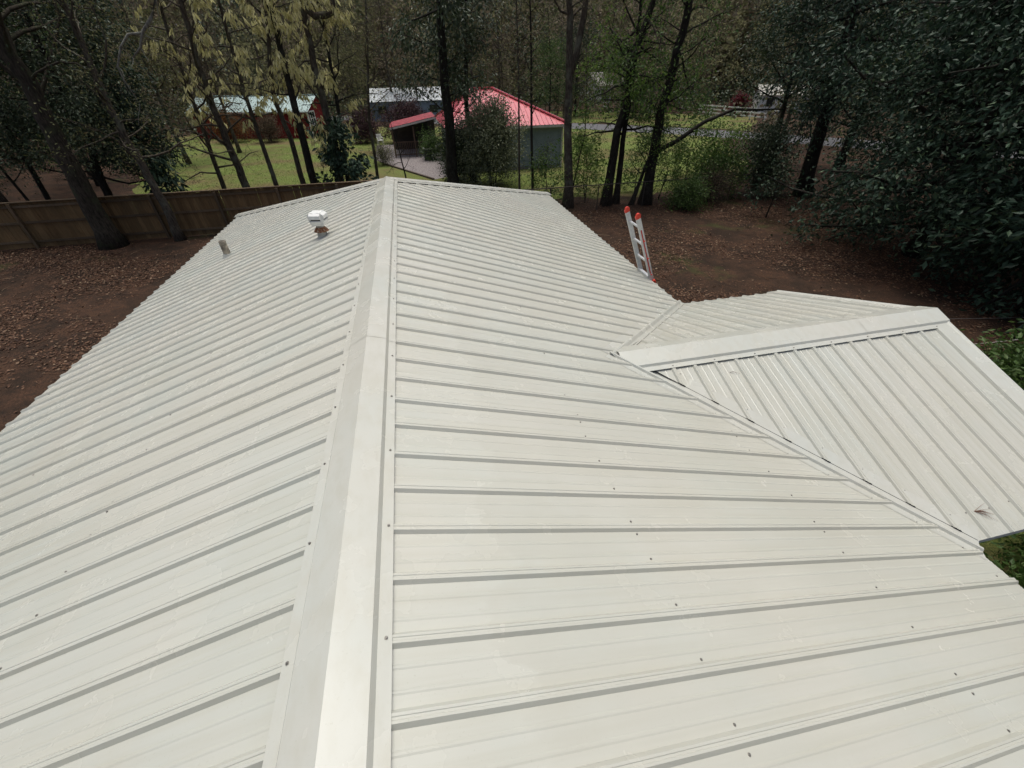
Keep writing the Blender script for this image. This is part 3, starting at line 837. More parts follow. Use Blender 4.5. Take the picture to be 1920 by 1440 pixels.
tree('hickory_tree', 'narrow trunk with pale drooping leaves in front of the red barn roof', 'tree', [(-6.38,24.5,.86),(-6.40,24.5,3.05),(-6.43,24.5,4.57),(-6.35,24.5,6.12),(-6.25,24.5,7.65)], .125, 12, 39, 'bark', 'leaf_pale', nb=26, b0=.34, blen=2.5, bel=.2, nsub=5, slen=.8, per=8, spread=.05, size=.26, aspect=.30, droop=1.7, tw=0, group=HICK, keep=hick)
tree('slender_tree', 'crooked grey trunk bending back and forth right of the pale-leaved trees', 'tree', [(-5.22,25,.76),(-5.19,25,3.1),(-5.39,25,4.56),(-5.08,25,6.12),(-4.68,25,7.56)], .15, 13, 40, 'bark', 'leaf_olive', nb=22, b0=.35, blen=2.4, nsub=6, per=2, size=.09, tw=3, group=LEFT)
tree('hickory_tree', 'straight dark trunk with a few pale leaf bunches beside the barn window', 'tree', [(-4.51,24,.85),(-4.43,24,3.65),(-4.34,24,5.54),(-4.25,24,6.96)], .21, 14, 41, 'bark_dark', 'leaf_pale', nb=20, b0=.26, blen=2.2, bel=.15, nsub=3, slen=.8, per=6, spread=.05, size=.26, aspect=.30, droop=1.6, tw=1, group=HICK)
tree('hickory_tree', 'dark trunk with a thick crooked limb and pale leaves left of the ridge end', 'tree', [(-3.32,24.5,.95),(-3.18,24.5,3.86),(-3.22,24.5,5.54),(-3.11,24.5,7.15)], .23, 14, 42, 'bark', 'leaf_pale', nb=18, b0=.22, blen=2.3, bel=.1, nsub=3, slen=.8, per=6, spread=.05, size=.26, aspect=.30, droop=1.6, tw=2, group=HICK,
     extra=[([(-3.11,24.5,8.1),(-2.95,24.5,7.7),(-2.69,24.5,7.49),(-2.21,24.5,7.53),(-1.88,24.5,7.63),(-1.8,24.5,8.6)], [.15,.15,.15,.14,.13,.10])])
tree('slender_tree', 'thin dark trunk close beside the trunk with the crooked limb', 'tree', [(-3.01,25,.91),(-2.72,25,3.5),(-2.58,25,5.31)], .12, 12, 43, 'bark_dark', 'leaf_olive', nb=20, b0=.35, blen=2.2, nsub=6, per=2, size=.09, tw=3, group=LEFT)
tree('slender_tree', 'pole-thin trunk rising just left of the roof ridge end', 'tree', [(-1.52,26,1.01),(-1.38,26,3.69),(-.81,26,6.61),(-.56,26,8.15)], .09, 13, 44, 'bark', 'leaf_olive', nb=24, b0=.3, blen=2.2, nsub=6, per=3, size=.09, tw=3, group=LEFT)
tree('sapling', 'twiggy sapling in front of the gravel patio', 'tree', [(-.02,26,.98),(-.14,26,2.24),(-.32,26,3.23)], .05, 4.6, 45, 'bark_dark', 'leaf_brown', nb=12, b0=.3, blen=1.2, nsub=4, slen=.5, per=1, size=.05)
tree('magnolia_sapling', 'young tree with large dark glossy leaves behind the fence near the ridge end', 'tree', [(-2.75,23.6,0),(-2.78,23.6,1.2),(-2.85,23.6,2.4)], .06, 3.5, 46, 'bark_dark', 'leaf_ever', nb=22, b0=.10, blen=1.3, bel=.1, nsub=3, slen=.5, per=4, spread=.14, size=.30, aspect=.42, droop=.6)
tree('magnolia_sapling', 'large-leaved dark sapling hanging down behind the fence', 'tree', [(-10.2,22.4,0),(-10.25,22.4,1.2),(-10.35,22.4,2.2)], .05, 3.0, 47, 'bark_dark', 'leaf_ever', nb=12, b0=.25, blen=.8, nsub=3, slen=.4, per=4, spread=.14, size=.26, aspect=.38, droop=1.2)
# trees in front of the red-roofed house
tree('evergreen_tree', 'thick dark trunk in front of the red roof with glossy evergreen leaves', 'tree', [(2.67,26.5,.83),(2.72,26.5,4.8),(2.81,26.5,8.22)], .33, 15, 51, 'bark_dark', 'leaf_dark', nb=36, b0=.24, blen=3.0, bel=.05, nsub=8, slen=.9, per=7, spread=.22, size=.20, aspect=.4, droop=.9, keep=high(4.6), sides=12)
tree('evergreen_tree', 'slimmer dark trunk over the peak of the red roof with hanging leaves', 'tree', [(4.04,28,1.22),(3.95,28,4.07),(4.23,28,8.37)], .17, 14, 52, 'bark_dark', 'leaf_dark', nb=32, b0=.30, blen=2.8, bel=.05, nsub=8, slen=.9, per=6, spread=.22, size=.20, aspect=.4, droop=.9, keep=high(4.5))
tree('slender_tree', 'pencil-thin trunk crossing the red roof, the nearer of two thin ones', 'tree', [(5.71,22.5,.66),(5.70,22.5,3.11),(5.69,22.5,6.43),(5.61,22.5,7.84)], .06, 12, 53, 'bark', 'leaf_olive', nb=20, b0=.4, blen=1.6, nsub=5, per=3, size=.09, tw=2)
tree('slender_tree', 'thin dark trunk crossing the pink-lit slope of the red roof', 'tree', [(6.43,22.5,.56),(6.34,22.5,3.09),(6.23,22.5,7.38)], .08, 12, 54, 'bark_dark', 'leaf_olive', nb=18, b0=.42, blen=1.6, nsub=5, per=3, size=.09, tw=2)
tree('oak_tree', 'lichen-spotted trunk rising past the corner of the grey-walled house, forked high up', 'tree', [(7.79,20.7,0),(7.60,20.7,3.22),(7.44,20.7,6.35),(7.28,20.7,7.67)], .23, 14, 55, 'bark', 'leaf_olive', nb=26, b0=.42, blen=2.6, nsub=7, per=3, size=.10, tw=3, sides=12,
     extra=[([(7.47,20.7,5.2),(7.72,20.7,6.0),(7.95,20.7,7.2),(8.1,20.7,9.4)], [.15,.14,.12,.09])])
tree('sapling', 'leaning whip of a sapling beside the lichen-spotted trunk', 'tree', [(8.05,21,.63),(8.29,21,2.06),(8.51,21,3.16),(8.44,21,4.58)], .042, 6.0, 56, 'bark_dark', 'leaf_fresh', nb=14, b0=.2, blen=1.1, nsub=4, slen=.5, per=3, size=.10)
def shrub(name, label, loc, seed, h, rad, stems, leafm, per, size, aspect=.42, bark='bark_dark', spread=.16, nb=9, nsub=6, group=None, droop=.2, slen=.7, lean=.35):
    r = np.random.default_rng(seed); w = Geo(); A = []; B = []
    for s in range(stems):
        az = r.uniform(0, 6.28); ln = r.uniform(.1, 1)*rad*lean; hh = h*r.uniform(.7, 1.0)
        d = np.array([math.cos(az), math.sin(az), 0])
        pts = np.array([d*ln*(u**1.4) + d*.12 + np.array([0,0,hh*u]) + (r.normal(0,.05,3) if u > 0 else 0) for u in np.linspace(0,1,7)]); pts[0,2] = -.03
        ww, a, b = grow(pts, np.linspace(.012+.007*h, .006, 7), r, nb, .15, rad*.75, .25, nsub, slen, 0, .25, True, 6, .006, 1)
        w.v += ww.v; off = w.n
        w.q += [q + off for q in ww.q]; w.t += [q + off for q in ww.t]; w.n += ww.n
        A.append(a); B.append(b)
    t = thing(name, label, 'shrub', loc, group)
    w.build('stems', M[bark], t)
    foliage(np.vstack(A), np.vstack(B), r, per, spread, size, aspect, droop).build('foliage', M[leafm], t)
    return t
shrub('shrub', 'big grey-green loose bush against the front of the grey-walled house', (5.0,26.4,0), 61, 4.0, 2.6, 6, 'leaf_grey', 7, .14, nb=14, nsub=8, spread=.2)
shrub('shrub', 'dark bush filling the gap by the thick trunk at the house corner', (3.4,28.3,0), 62, 3.0, 1.5, 5, 'leaf_dark', 7, .13, nb=10)
shrub('shrub', 'small leafy green bush at the patio wall beside the metal unit', (2.35,36.9,0), 63, 1.5, .7, 4, 'leaf_green', 6, .11, nb=7)
shrub('bare_shrub', 'bare dark branching shrub against the grey wall', (8.6,28.2,0), 64, 2.0, 1.1, 5, 'leaf_brown', 1, .05, nb=6, nsub=3)
shrub('bare_shrub', 'brown twiggy bush beside the gravel patio', (-1.6,35.6,0), 65, 1.2, .9, 8, 'leaf_olive', 2, .07, nb=7)
shrub('purple_shrub', 'purple-brown bush behind the red porch roof', (.5,47.2,0), 66, 2.9, 3.0, 7, 'leaf_purple', 7, .16, nb=10)
shrub('purple_shrub', 'purple-brown bush left of the porch by the white chair', (-3.6,48.6,0), 67, 2.2, 2.0, 6, 'leaf_purple', 7, .16, nb=8)
M['leaf_orange'] = leaf_mat('orange_brown_leaf', [(0,(.10,.035,.012)), (.6,(.20,.085,.025)), (1,(.28,.16,.05))], .7, .2, .2)
shrub('barn_brush', 'orange-brown brush against the barn wall, nearer its far end', (-17.2,53.8,0), 161, 2.3, 2.2, 8, 'leaf_orange', 3, .14, nb=10)
shrub('barn_brush', 'brown twiggy brush against the middle of the barn wall', (-13.4,52.6,0), 162, 1.7, 2.0, 8, 'leaf_brown', 3, .12, nb=10)
shrub('red_shrub', 'dark red azalea bush behind the white board fence', (44.6,58.5,0), 68, 2.0, 1.3, 6, 'leaf_red', 9, .18)

# the clump by the chain-link fence
tree('oak_tree', 'largest trunk of the pair leaning together behind the chain-link fence', 'tree', [(9.77,20.6,0),(9.96,20.6,3.27),(10.23,20.6,4.5),(10.16,20.6,5.91),(10.62,20.6,6.94)], .23, 14, 71, 'bark_dark', 'leaf_green', nb=30, b0=.26, blen=2.8, bel=.1, nsub=7, per=6, size=.14, tw=2, sides=12, keep=band)
tree('oak_tree', 'thinner trunk of the leaning pair behind the chain-link fence', 'tree', [(10.38,20.75,0),(10.36,20.75,2.25),(10.36,20.75,3.75),(10.45,20.75,5.12)], .155, 11, 72, 'bark_dark', 'leaf_fresh', nb=34, b0=.30, blen=2.8, bel=.05, nsub=8, per=7, size=.14, keep=band)
tree('sapling', 'slanting thin stem meeting the dark branching tree behind the chain-link fence', 'tree', [(11.04,20.35,0),(11.41,20.4,1.32),(11.73,20.45,2.23)], .11, 4.5, 73, 'bark_dark', 'leaf_fresh', nb=14, b0=.35, blen=1.5, nsub=5, per=4, size=.10)
tree('oak_tree', 'dark tree with a long low branch reaching over the lawn towards the road', 'tree', [(11.77,20.3,0),(11.80,20.3,2.69),(11.81,20.3,3.85),(12.02,20.3,5.61),(12.13,20.3,7.17)], .27, 14, 74, 'bark_dark', 'leaf_green', nb=36, b0=.26, blen=2.8, bel=.05, nsub=8, per=7, size=.14, sides=12, keep=band,
     extra=[([(11.8,20.3,2.3),(12.8,20.2,2.75),(14.0,20.1,3.5),(15.3,20.0,3.95),(16.6,19.9,3.9),(17.8,19.8,3.9)], [.12,.10,.085,.07,.05,.03])])
SAP = 'leafy saplings along the chain-link fence'
r = np.random.default_rng(77)
sap_spots = [(8.9,21.3,2.2,'between the lichen-spotted trunk and the leaning pair'),(12.9,21.0,2.6,'just beyond the dark branching tree'),(13.9,20.6,2.0,'under the long low branch'),(14.7,21.6,2.8,'at the outer end of the low branch'),(9.4,22.6,1.6,'behind the leaning pair, low and bright'),(12.2,22.4,1.9,'seen past the slanting stem'),(15.9,20.9,2.3,'nearest the dark evergreens'),(7.1,21.6,1.5,'by the foot of the lichen-spotted trunk')]
for i, (x, y, h, wh) in enumerate(sap_spots):
    tree('sapling', 'light green leafy sapling ' + wh, 'tree', [(x,y,0),(x+r.normal(0,.1),y,h*.5),(x+r.normal(0,.2),y,h)], .028, h + .8, 200+i, 'bark_dark', 'leaf_fresh' if i % 2 == 0 else 'leaf_green', nb=20, b0=.12, blen=1.2, bel=.2, nsub=4, slen=.5, per=3, spread=.14, size=.13, aspect=.45, droop=.4, group=SAP)
shrub('shrub', 'low green bush at the foot of the branching tree, by the leaf-covered yard', (13.1,19.0,0), 81, .9, 1.1, 7, 'leaf_green', 4, .10, nb=6)
shrub('evergreen_shrub', 'dark evergreen bush behind the chain-link fence beside the saplings', (15.8,20.6,0), 82, 2.2, 1.5, 5, 'leaf_green', 5, .13, nb=9)
shrub('evergreen_shrub', 'dark evergreen bush at the foot of the black trunk', (18.3,20.6,0), 83, 2.8, 2.0, 6, 'leaf_dark', 6, .13, nb=10)
shrub('bare_shrub', 'dead brown brush along the chain-link fence', (14.6,19.5,0), 84, 1.3, 1.2, 9, 'leaf_brown', 2, .06, nb=6)
tree('sapling', 'small bare sapling standing in the leaf-covered yard', 'tree', [(15.9,16.6,0),(15.95,16.6,.8),(15.9,16.6,1.5)], .03, 2.6, 85, 'bark_dark', 'leaf_dark', nb=14, b0=.3, blen=1.0, nsub=4, slen=.4, per=2, size=.10)

# the dark evergreens on the house's wing side
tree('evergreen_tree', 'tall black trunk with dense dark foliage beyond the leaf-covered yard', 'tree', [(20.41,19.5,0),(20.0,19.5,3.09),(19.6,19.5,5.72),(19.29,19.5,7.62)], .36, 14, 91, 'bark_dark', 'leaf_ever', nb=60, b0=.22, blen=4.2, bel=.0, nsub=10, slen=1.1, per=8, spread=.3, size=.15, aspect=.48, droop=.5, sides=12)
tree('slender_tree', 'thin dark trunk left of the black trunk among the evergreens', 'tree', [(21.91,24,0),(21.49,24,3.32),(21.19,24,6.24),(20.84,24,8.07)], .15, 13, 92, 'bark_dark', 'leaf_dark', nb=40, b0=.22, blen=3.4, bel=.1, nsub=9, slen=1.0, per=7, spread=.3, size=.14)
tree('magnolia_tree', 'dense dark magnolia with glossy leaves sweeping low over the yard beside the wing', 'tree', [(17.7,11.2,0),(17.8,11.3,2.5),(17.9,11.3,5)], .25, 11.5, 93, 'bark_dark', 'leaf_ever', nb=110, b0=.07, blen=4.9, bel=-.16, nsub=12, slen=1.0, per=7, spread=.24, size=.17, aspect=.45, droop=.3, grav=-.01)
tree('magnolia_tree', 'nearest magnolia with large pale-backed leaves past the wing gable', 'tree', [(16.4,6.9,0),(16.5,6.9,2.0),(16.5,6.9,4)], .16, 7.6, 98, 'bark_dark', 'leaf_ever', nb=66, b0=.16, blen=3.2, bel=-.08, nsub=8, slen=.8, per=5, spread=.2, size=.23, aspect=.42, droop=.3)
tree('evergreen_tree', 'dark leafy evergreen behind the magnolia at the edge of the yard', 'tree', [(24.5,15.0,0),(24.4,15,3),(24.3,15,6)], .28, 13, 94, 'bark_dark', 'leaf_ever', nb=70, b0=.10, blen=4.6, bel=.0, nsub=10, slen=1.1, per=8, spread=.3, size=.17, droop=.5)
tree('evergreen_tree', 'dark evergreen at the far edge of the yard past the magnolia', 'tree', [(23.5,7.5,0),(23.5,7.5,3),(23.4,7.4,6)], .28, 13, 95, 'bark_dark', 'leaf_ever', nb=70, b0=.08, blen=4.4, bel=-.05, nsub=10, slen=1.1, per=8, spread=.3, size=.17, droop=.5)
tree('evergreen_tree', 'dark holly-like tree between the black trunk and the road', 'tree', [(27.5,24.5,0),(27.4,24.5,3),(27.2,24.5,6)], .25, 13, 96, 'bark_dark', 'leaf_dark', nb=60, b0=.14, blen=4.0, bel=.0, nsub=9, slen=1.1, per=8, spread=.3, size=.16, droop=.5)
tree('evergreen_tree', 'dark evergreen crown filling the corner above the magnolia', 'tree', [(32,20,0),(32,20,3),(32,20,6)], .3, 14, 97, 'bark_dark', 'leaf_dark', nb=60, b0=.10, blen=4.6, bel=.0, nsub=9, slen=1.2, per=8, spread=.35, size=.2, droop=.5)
shrub('garden_shrub', 'leafy green bush below the wing eave in the inner corner', (6.6,-.2,0), 86, 1.3, 1.3, 9, 'leaf_green', 10, .10, nb=11, nsub=7)
shrub('garden_shrub', 'dark green bush beside the wing gable end', (10.9,3.4,0), 87, 1.3, 1.2, 9, 'leaf_green', 9, .11, nb=10)
shrub('garden_shrub', 'second green bush under the eave, below the first', (8.3,.7,0), 88, 1.0, 1.2, 9, 'leaf_green', 9, .10, nb=10)
# wires
Geo().tube([(6.8,6.2,.42),(10,5.95,.36),(13,5.6,.36),(17,5.3,.42),(21,5.0,.55)], .007, 5).build('cable', plain('pale_wire', (.42,.38,.34), .6), None, label='pale taut cable low above the ground beyond the wing gable', category='cable')
Geo().tube([(6.8,8.1,.30),(11,7.4,.26),(15,6.6,.22),(21,5.6,.2)], .005, 5).build('cable', plain('grey_wire', (.16,.15,.14), .6), None, label='dim thin cable above the paler one beyond the wing gable', category='cable')

# trees scattered in the middle distance (copies of four kinds)
MID = 'trees standing beyond the lawn'
protos = []
for i, (bk, lf, per, sz, b0) in enumerate((('bark', 'leaf_olive', 4, .16, .22), ('bark_dark', 'leaf_dark', 6, .18, .15), ('bark', 'leaf_brown', 3, .13, .2), ('bark_dark', 'leaf_green', 5, .17, .12))):
    protos.append((bk, lf, per, sz, b0))
mid_spots = [
 [(-21.5,29),(-27,34),(-16.8,41),(-33,44),(-5.5,66),(9,74),(-23,47)],
 [(-24.5,27.5),(-30,36),(-29,52),(24,66)],
 [(-17.5,29),(-22,38),(-26.5,44),(-14.5,46),(14,70),(-1,72)],
 [(-19.5,34),(19,62),(31,66),(50,44),(25,78)],
]
mid_label = ['slim olive-leaved tree in the woods around the lawn', 'dark dense-leaved tree in the woods around the lawn', 'brown twiggy tree in the woods around the lawn', 'green leafy tree in the woods around the lawn']
r = np.random.default_rng(5)
for k, (bk, lf, per, sz, b0) in enumerate(protos):
    x, y = mid_spots[k][0]
    t = tree('woodland_tree', mid_label[k], 'tree', [(x,y,0),(x+.1,y,3),(x,y,6)], .17, 13, 300+k, bk, lf, nb=44, b0=b0, blen=3.4, bel=.15, nsub=8, slen=1.1, per=per, spread=.3, size=sz, tw=2, group=MID)
    for (x, y) in mid_spots[k][1:]:
        dup(t, (x, y, 0), r.uniform(0, 6.28), r.uniform(.85, 1.2))

# far wood that reads as one mass
def far_wood():
    r = np.random.default_rng(99)
    wood = Geo(); lv = [Geo(), Geo(), Geo()]
    for i in range(300):
        deg = r.uniform(-62, 82); az = math.radians(deg)
        d = r.uniform(66, 120) if -16 <= deg <= 40 else r.uniform(46, 105)
        x, y = .46 + d*math.sin(az), d*math.cos(az)
        if (-26 < x < -7 and y < 64) or (34 < x < 60 and 42 < y < 68): continue
        h = r.uniform(10, 15)
        p = np.array([[x + r.normal(0,.3)*u, y + r.normal(0,.3)*u, h*u] for u in np.linspace(0, 1, 7)]); p[0,2] = -.1
        rad = r.uniform(.07, .20)
        wood.tube(p, np.linspace(rad, rad*.2, 7), 5, False)
        for b in range(22):
            u = r.uniform(.06, .95); q = np.array([x, y, h*u]); a = r.uniform(0, 6.28)
            bp, _ = bend(q, np.array([math.cos(a), math.sin(a), r.uniform(-.3,.7)]), r.uniform(1.5,4.2), 4, r, .3, 0)
            wood.tube(bp, np.linspace(.04,.012,5), 3, False)
        n = 620; k = int(r.choice([0,0,0,1,1,2]))
        # leaves gathered in clumps round the limb ends
        c = np.stack([r.normal(0,1.7,26), r.normal(0,1.7,26), h*r.beta(1.1,1.2,26)], 1)
        P = c[r.integers(0,26,n)] + r.normal(0,.55,(n,3)) + np.array([x,y,.3]); P[:,2] = np.abs(P[:,2])
        leaf_cloud(lv[k], P, r.normal(0,1,(n,3)), r.uniform(.22,.5,n), .6, r, .3)
    # undergrowth and the closing mass behind, in clumps
    for k, (n, nc, d0, d1, zmax, sz, sp) in enumerate(((150000, 7000, 104, 150, 19, 1.2, 2.0), (100000, 4600, 106, 152, 19, 1.2, 2.0), (30000, 900, 66, 118, 3.2, .42, .8))):
        az = np.radians(r.uniform(-64, 84, nc)); d = r.uniform(d0, d1, nc)
        C_ = np.stack([.46 + d*np.sin(az), d*np.cos(az), zmax*r.uniform(0,1,nc)**(.9 if zmax > 5 else 1.5)], 1)
        P = C_[r.integers(0,nc,n)] + r.normal(0,sp,(n,3)); P[:,2] = np.abs(P[:,2])
        leaf_cloud(lv[k], P, r.normal(0,1,(n,3)), r.uniform(.5,1.2,n)*sz, .7, r, .2)
    wood.build('far_forest_trunks', M['bark'], None, kind='stuff', label='mass of trunks and limbs of the far wood', category='forest')
    for g, m, lb in zip(lv, ('leaf_far', 'leaf_far2', 'leaf_dark'), ('olive foliage of the far wood filling the top', 'brown twigs and buds of the far wood', 'dark evergreen foliage of the far wood')):
        g.build('far_forest_foliage', M[m], None, kind='stuff', label=lb, category='forest')
far_wood()

# ------------------------------------------------------------------ houses and sheds beyond the yard
def ribbed_plane(parent, mat, O, T, Dn, N, t0, t1, rng_fn, pitch=.3, w=.9, rib=.025, name='roof_panel'):
    """sheets on a sloping plane; t along the eave, d in metres down the slope"""
    O, T, Dn, N = (np.array(a, float) for a in (O, T, Dn, N)); t = t0
    while t < t1 - .02:
        te = min(t + w, t1); g = Geo(); rows = []
        k = 0; ts = []
        x = t
        while x < te - .01:
            ts += [(x, rib), (x + .03, rib), (x + .05, 0), (min(x + pitch - .02, te), 0)]; x += pitch
        for a, h in ts:
            d0, d1 = rng_fn(a); d1 = max(d1, d0 + .01)
            rows += [O + T*a + Dn*d0 + N*h, O + T*a + Dn*d1 + N*h]
        n = len(ts); g.add(rows, [[2*i, 2*i+1, 2*i+3, 2*i+2] for i in range(n-1)]); g.build(name, mat, parent); t = te

M['red_roof'] = plain('red_painted_roof', (.54, .115, .135), .24, 0, .75, .12, 4)
M['grey_wall'] = plain('blue_grey_siding', (.24, .285, .32), .75, 0, .3, .12, 3)
M['trim'] = plain('pale_trim', (.55, .53, .49), .6)
M['dark_in'] = plain('dark_porch_shade', (.035, .026, .022), .9)  # shade inside the porch put in as a near-black colour
M['glass'] = plain('dark_window_glass', (.02, .022, .025), .12, 0, .6)
M['porch_wood'] = plain('porch_timber', (.12, .075, .05), .8)
rh = thing('red_roof_house', 'grey-walled house with a red metal hip roof and a side porch', 'house', (0,0,0))
EX0, EX1, EY0, EY1, EZ, PZ = 2.75, 11.05, 30.7, 39.1, 2.62, 4.52
PX0, PX1, PY = 5.25, 6.65, 34.9
def wall_boards(parent, a, b, z0, z1, mat, step=.19):
    """lapped siding boards, each a piece"""
    a = np.array(a, float); b = np.array(b, float); z = z0; d = (b-a)/np.linalg.norm(b-a); nrm_ = np.array([d[1], -d[0]])
    while z < z1 - .02:
        z2 = min(z + step, z1); g = Geo()
        o0 = nrm_*.022; o1 = nrm_*.006
        g.add([(*(a+o0), z), (*(b+o0), z), (*(b+o1), z2), (*(a+o1), z2), (*a, z), (*b, z), (*b, z2), (*a, z2)], [[0,1,2,3],[4,0,3,7],[1,5,6,2],[4,5,1,0],[3,2,6,7],[4,7,6,5]])
        g.build('siding_board', mat, parent); z = z2
Geo().box(((EX0+EX1)/2+.03,(EY0+EY1)/2,EZ/2),(EX1-EX0-.75,EY1-EY0-.75,EZ)).build('wall', M['grey_wall'], rh)
wx0, wx1, wy0, wy1 = EX0+.40, EX1-.34, EY0+.37, EY1-.37
wall_boards(rh, (wx0,wy0), (wx1,wy0), .18, EZ-.12, M['grey_wall'])
wall_boards(rh, (wx0,wy1-.5), (wx0,wy0), .18, EZ-.12, M['grey_wall'])
Geo().box(((wx0+wx1)/2,wy0-.03,.09),(wx1-wx0+.1,.08,.18)).build('foundation', plain('grey_block', (.22,.21,.20), .9), rh)
for x in (wx0-.0, wx1+.0): Geo().box((x,wy0-.02,EZ/2),(.11,.11,EZ-.1)).build('corner_board', M['trim'], rh)
sR = (PZ-EZ)/(PY-EY0)
nF_ = np.array([0,-sR,1])/math.hypot(1,sR); L_ = math.hypot(1, sR)
ribbed_plane(rh, M['red_roof'], (0,PY,PZ), (1,0,0), (0,-1,-sR), nF_, EX0, EX1, lambda x: (max(0, (PX0-x)*(PY-EY0)/(PX0-EX0), (x-PX1)*(PY-EY0)/(EX1-PX1)), PY-EY0))
sL = (PZ-EZ)/(PX0-EX0); nL_ = np.array([-sL,0,1])/math.hypot(1,sL)
ribbed_plane(rh, M['red_roof'], (PX0,0,PZ), (0,1,0), (-1,0,-sL), nL_, EY0, EY1, lambda y: (abs(y-PY)*(PX0-EX0)/(PY-EY0), PX0-EX0))
sQ = (PZ-EZ)/(EX1-PX1); nQ = np.array([sQ,0,1])/math.hypot(1,sQ)
ribbed_plane(rh, M['red_roof'], (PX1,0,PZ), (0,1,0), (1,0,-sQ), nQ, EY0, EY1, lambda y: (abs(y-PY)*(EX1-PX1)/(PY-EY0), EX1-PX1))
ribbed_plane(rh, M['red_roof'], (0,PY,PZ), (1,0,0), (0,1,-sR), np.array([0,sR,1])/L_, EX0, EX1, lambda x: (max(0, (PX0-x)*(PY-EY0)/(PX0-EX0), (x-PX1)*(PY-EY0)/(EX1-PX1)), PY-EY0))
for a, b in (((PX0,PY,PZ),(EX0,EY0,EZ)),((PX1,PY,PZ),(EX1,EY0,EZ)),((PX0,PY,PZ),(EX0,EY1,EZ)),((PX1,PY,PZ),(EX1,EY1,EZ)),((PX0-.1,PY,PZ),(PX1+.1,PY,PZ))):
    g = Geo(); a = np.array(a) + [0,0,.045]; b = np.array(b) + [0,0,.045]; g.bar(a, b, .26, .03); g.bar(a + [0,0,.03], b + [0,0,.03], .10, .05); g.build('ridge_cap', M['red_roof'], rh)
for a, b in (((EX0,EY0+.02,EZ-.08),(EX1,EY0+.02,EZ-.08)),((EX0+.02,EY0+.05,EZ-.082),(EX0+.02,EY1,EZ-.082)),((EX1-.02,EY0+.05,EZ-.082),(EX1-.02,EY1,EZ-.082))):
    Geo().bar(a, b, .03, .15).build('fascia', M['trim'], rh)
g = Geo(); g.box(((EX0+EX1)/2,(EY0+EY1)/2,EZ-.13),(EX1-EX0-.1,EY1-EY0-.1,.02)); g.build('soffit', M['trim'], rh)
Geo().tube([(EX1+.05,EY0-.02,EZ-.05),(EX1+.14,EY0-.04,EZ+.06)], [.09,.07], 8).build('gutter_end', M['red_roof'], rh)
# porch lean-to
pa, pb = np.array([2.70,0,2.72]), np.array([-.9,0,2.08]); sP = (pa[2]-pb[2])/(pa[0]-pb[0])
ribbed_plane(rh, M['red_roof'], (2.70,0,2.72), (0,1,0), (-1,0,-sP), (-sP/math.hypot(1,sP),0,1/math.hypot(1,sP)), 38.6, 43.4, lambda y: (0, 3.6))
g = Geo(); g.bar((2.75,38.62,2.64),(-.9,38.62,2.0),.03,.13); g.build('fascia', M['trim'], rh)
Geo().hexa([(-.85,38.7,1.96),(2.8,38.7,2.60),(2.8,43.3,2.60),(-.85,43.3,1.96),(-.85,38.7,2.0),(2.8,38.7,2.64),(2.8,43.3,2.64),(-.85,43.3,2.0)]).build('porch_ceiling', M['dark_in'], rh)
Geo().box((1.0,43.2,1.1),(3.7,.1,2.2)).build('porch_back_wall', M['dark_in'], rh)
Geo().box((1.9,43.1,1.2),(.7,.06,1.9)).build('porch_door', M['glass'], rh)
for x in (-.75, .9): Geo().box((x,38.75,1.05),(.1,.1,2.1)).build('porch_post', M['porch_wood'], rh)
for z in (.16, 1.05): Geo().box((.85,39.0,z),(3.2,.05,.07)).build('railing', M['porch_wood'], rh)
pm = Geo().box((0,0,.6),(.045,.03,.86)).mesh('railing_picket'); pm.materials.append(M['porch_wood'])
for i in range(22):
    o = link('railing_picket', pm, None, rh); o.location = (-.7 + i*.145, 39.0, 0)
Geo().box((wx0-.03,36.4,1.55),(.05,.9,1.0)).build('window', M['glass'], rh)

# air conditioner unit and chair on the patio
ac = thing('air_conditioner', 'grey-green outdoor cooling unit with a pale lid by the patio wall', 'air conditioner', (1.75,36.9,.012))
M['ac'] = plain('grey_green_casing', (.10,.12,.10), .6)
Geo().box((0,0,.38),(.62,.62,.72)).build('casing', M['ac'], ac)
Geo().box((0,0,.78),(.66,.66,.06)).build('lid', M['trim'], ac)
g = Geo()
for i in range(9): g.box((0,-.318,.1+i*.07),(.54,.012,.03))
g.build('louvre_grille', M['dark_in'], ac, kind='stuff')
Geo()._lathe(np.array([[.01,.83],[.22,.83],[.24,.81]]), (0,0,0), 18).build('fan_guard', M['dark_in'], ac)
ch = thing('garden_chair', 'small white plastic garden chair beyond the patio', 'chair', (-2.2,46.3,.012), None, .3)
Geo().box((0,0,.42),(.48,.46,.035)).build('seat', M['white_paint'], ch)
g = Geo(); 
for i in range(4): g.bar((-.18+.12*i,.22,.44),(-.18+.12*i,.30,.86),.07,.025)
g.bar((-.25,.305,.87),(.25,.305,.87),.03,.07); g.build('backrest', M['white_paint'], ch)
for x in (-.22,.22):
    for y in (-.2,.2): Geo().bar((x*1.08,y*1.1,0),(x,y,.42),.045,.045).build('leg', M['white_paint'], ch)
    Geo().bar((x*1.1,-.2,.64),(x*1.1,.25,.66),.05,.03).build('armrest', M['white_paint'], ch)
    Geo().bar((x*1.1,-.19,.42),(x*1.1,-.19,.64),.04,.03).build('arm_support', M['white_paint'], ch)

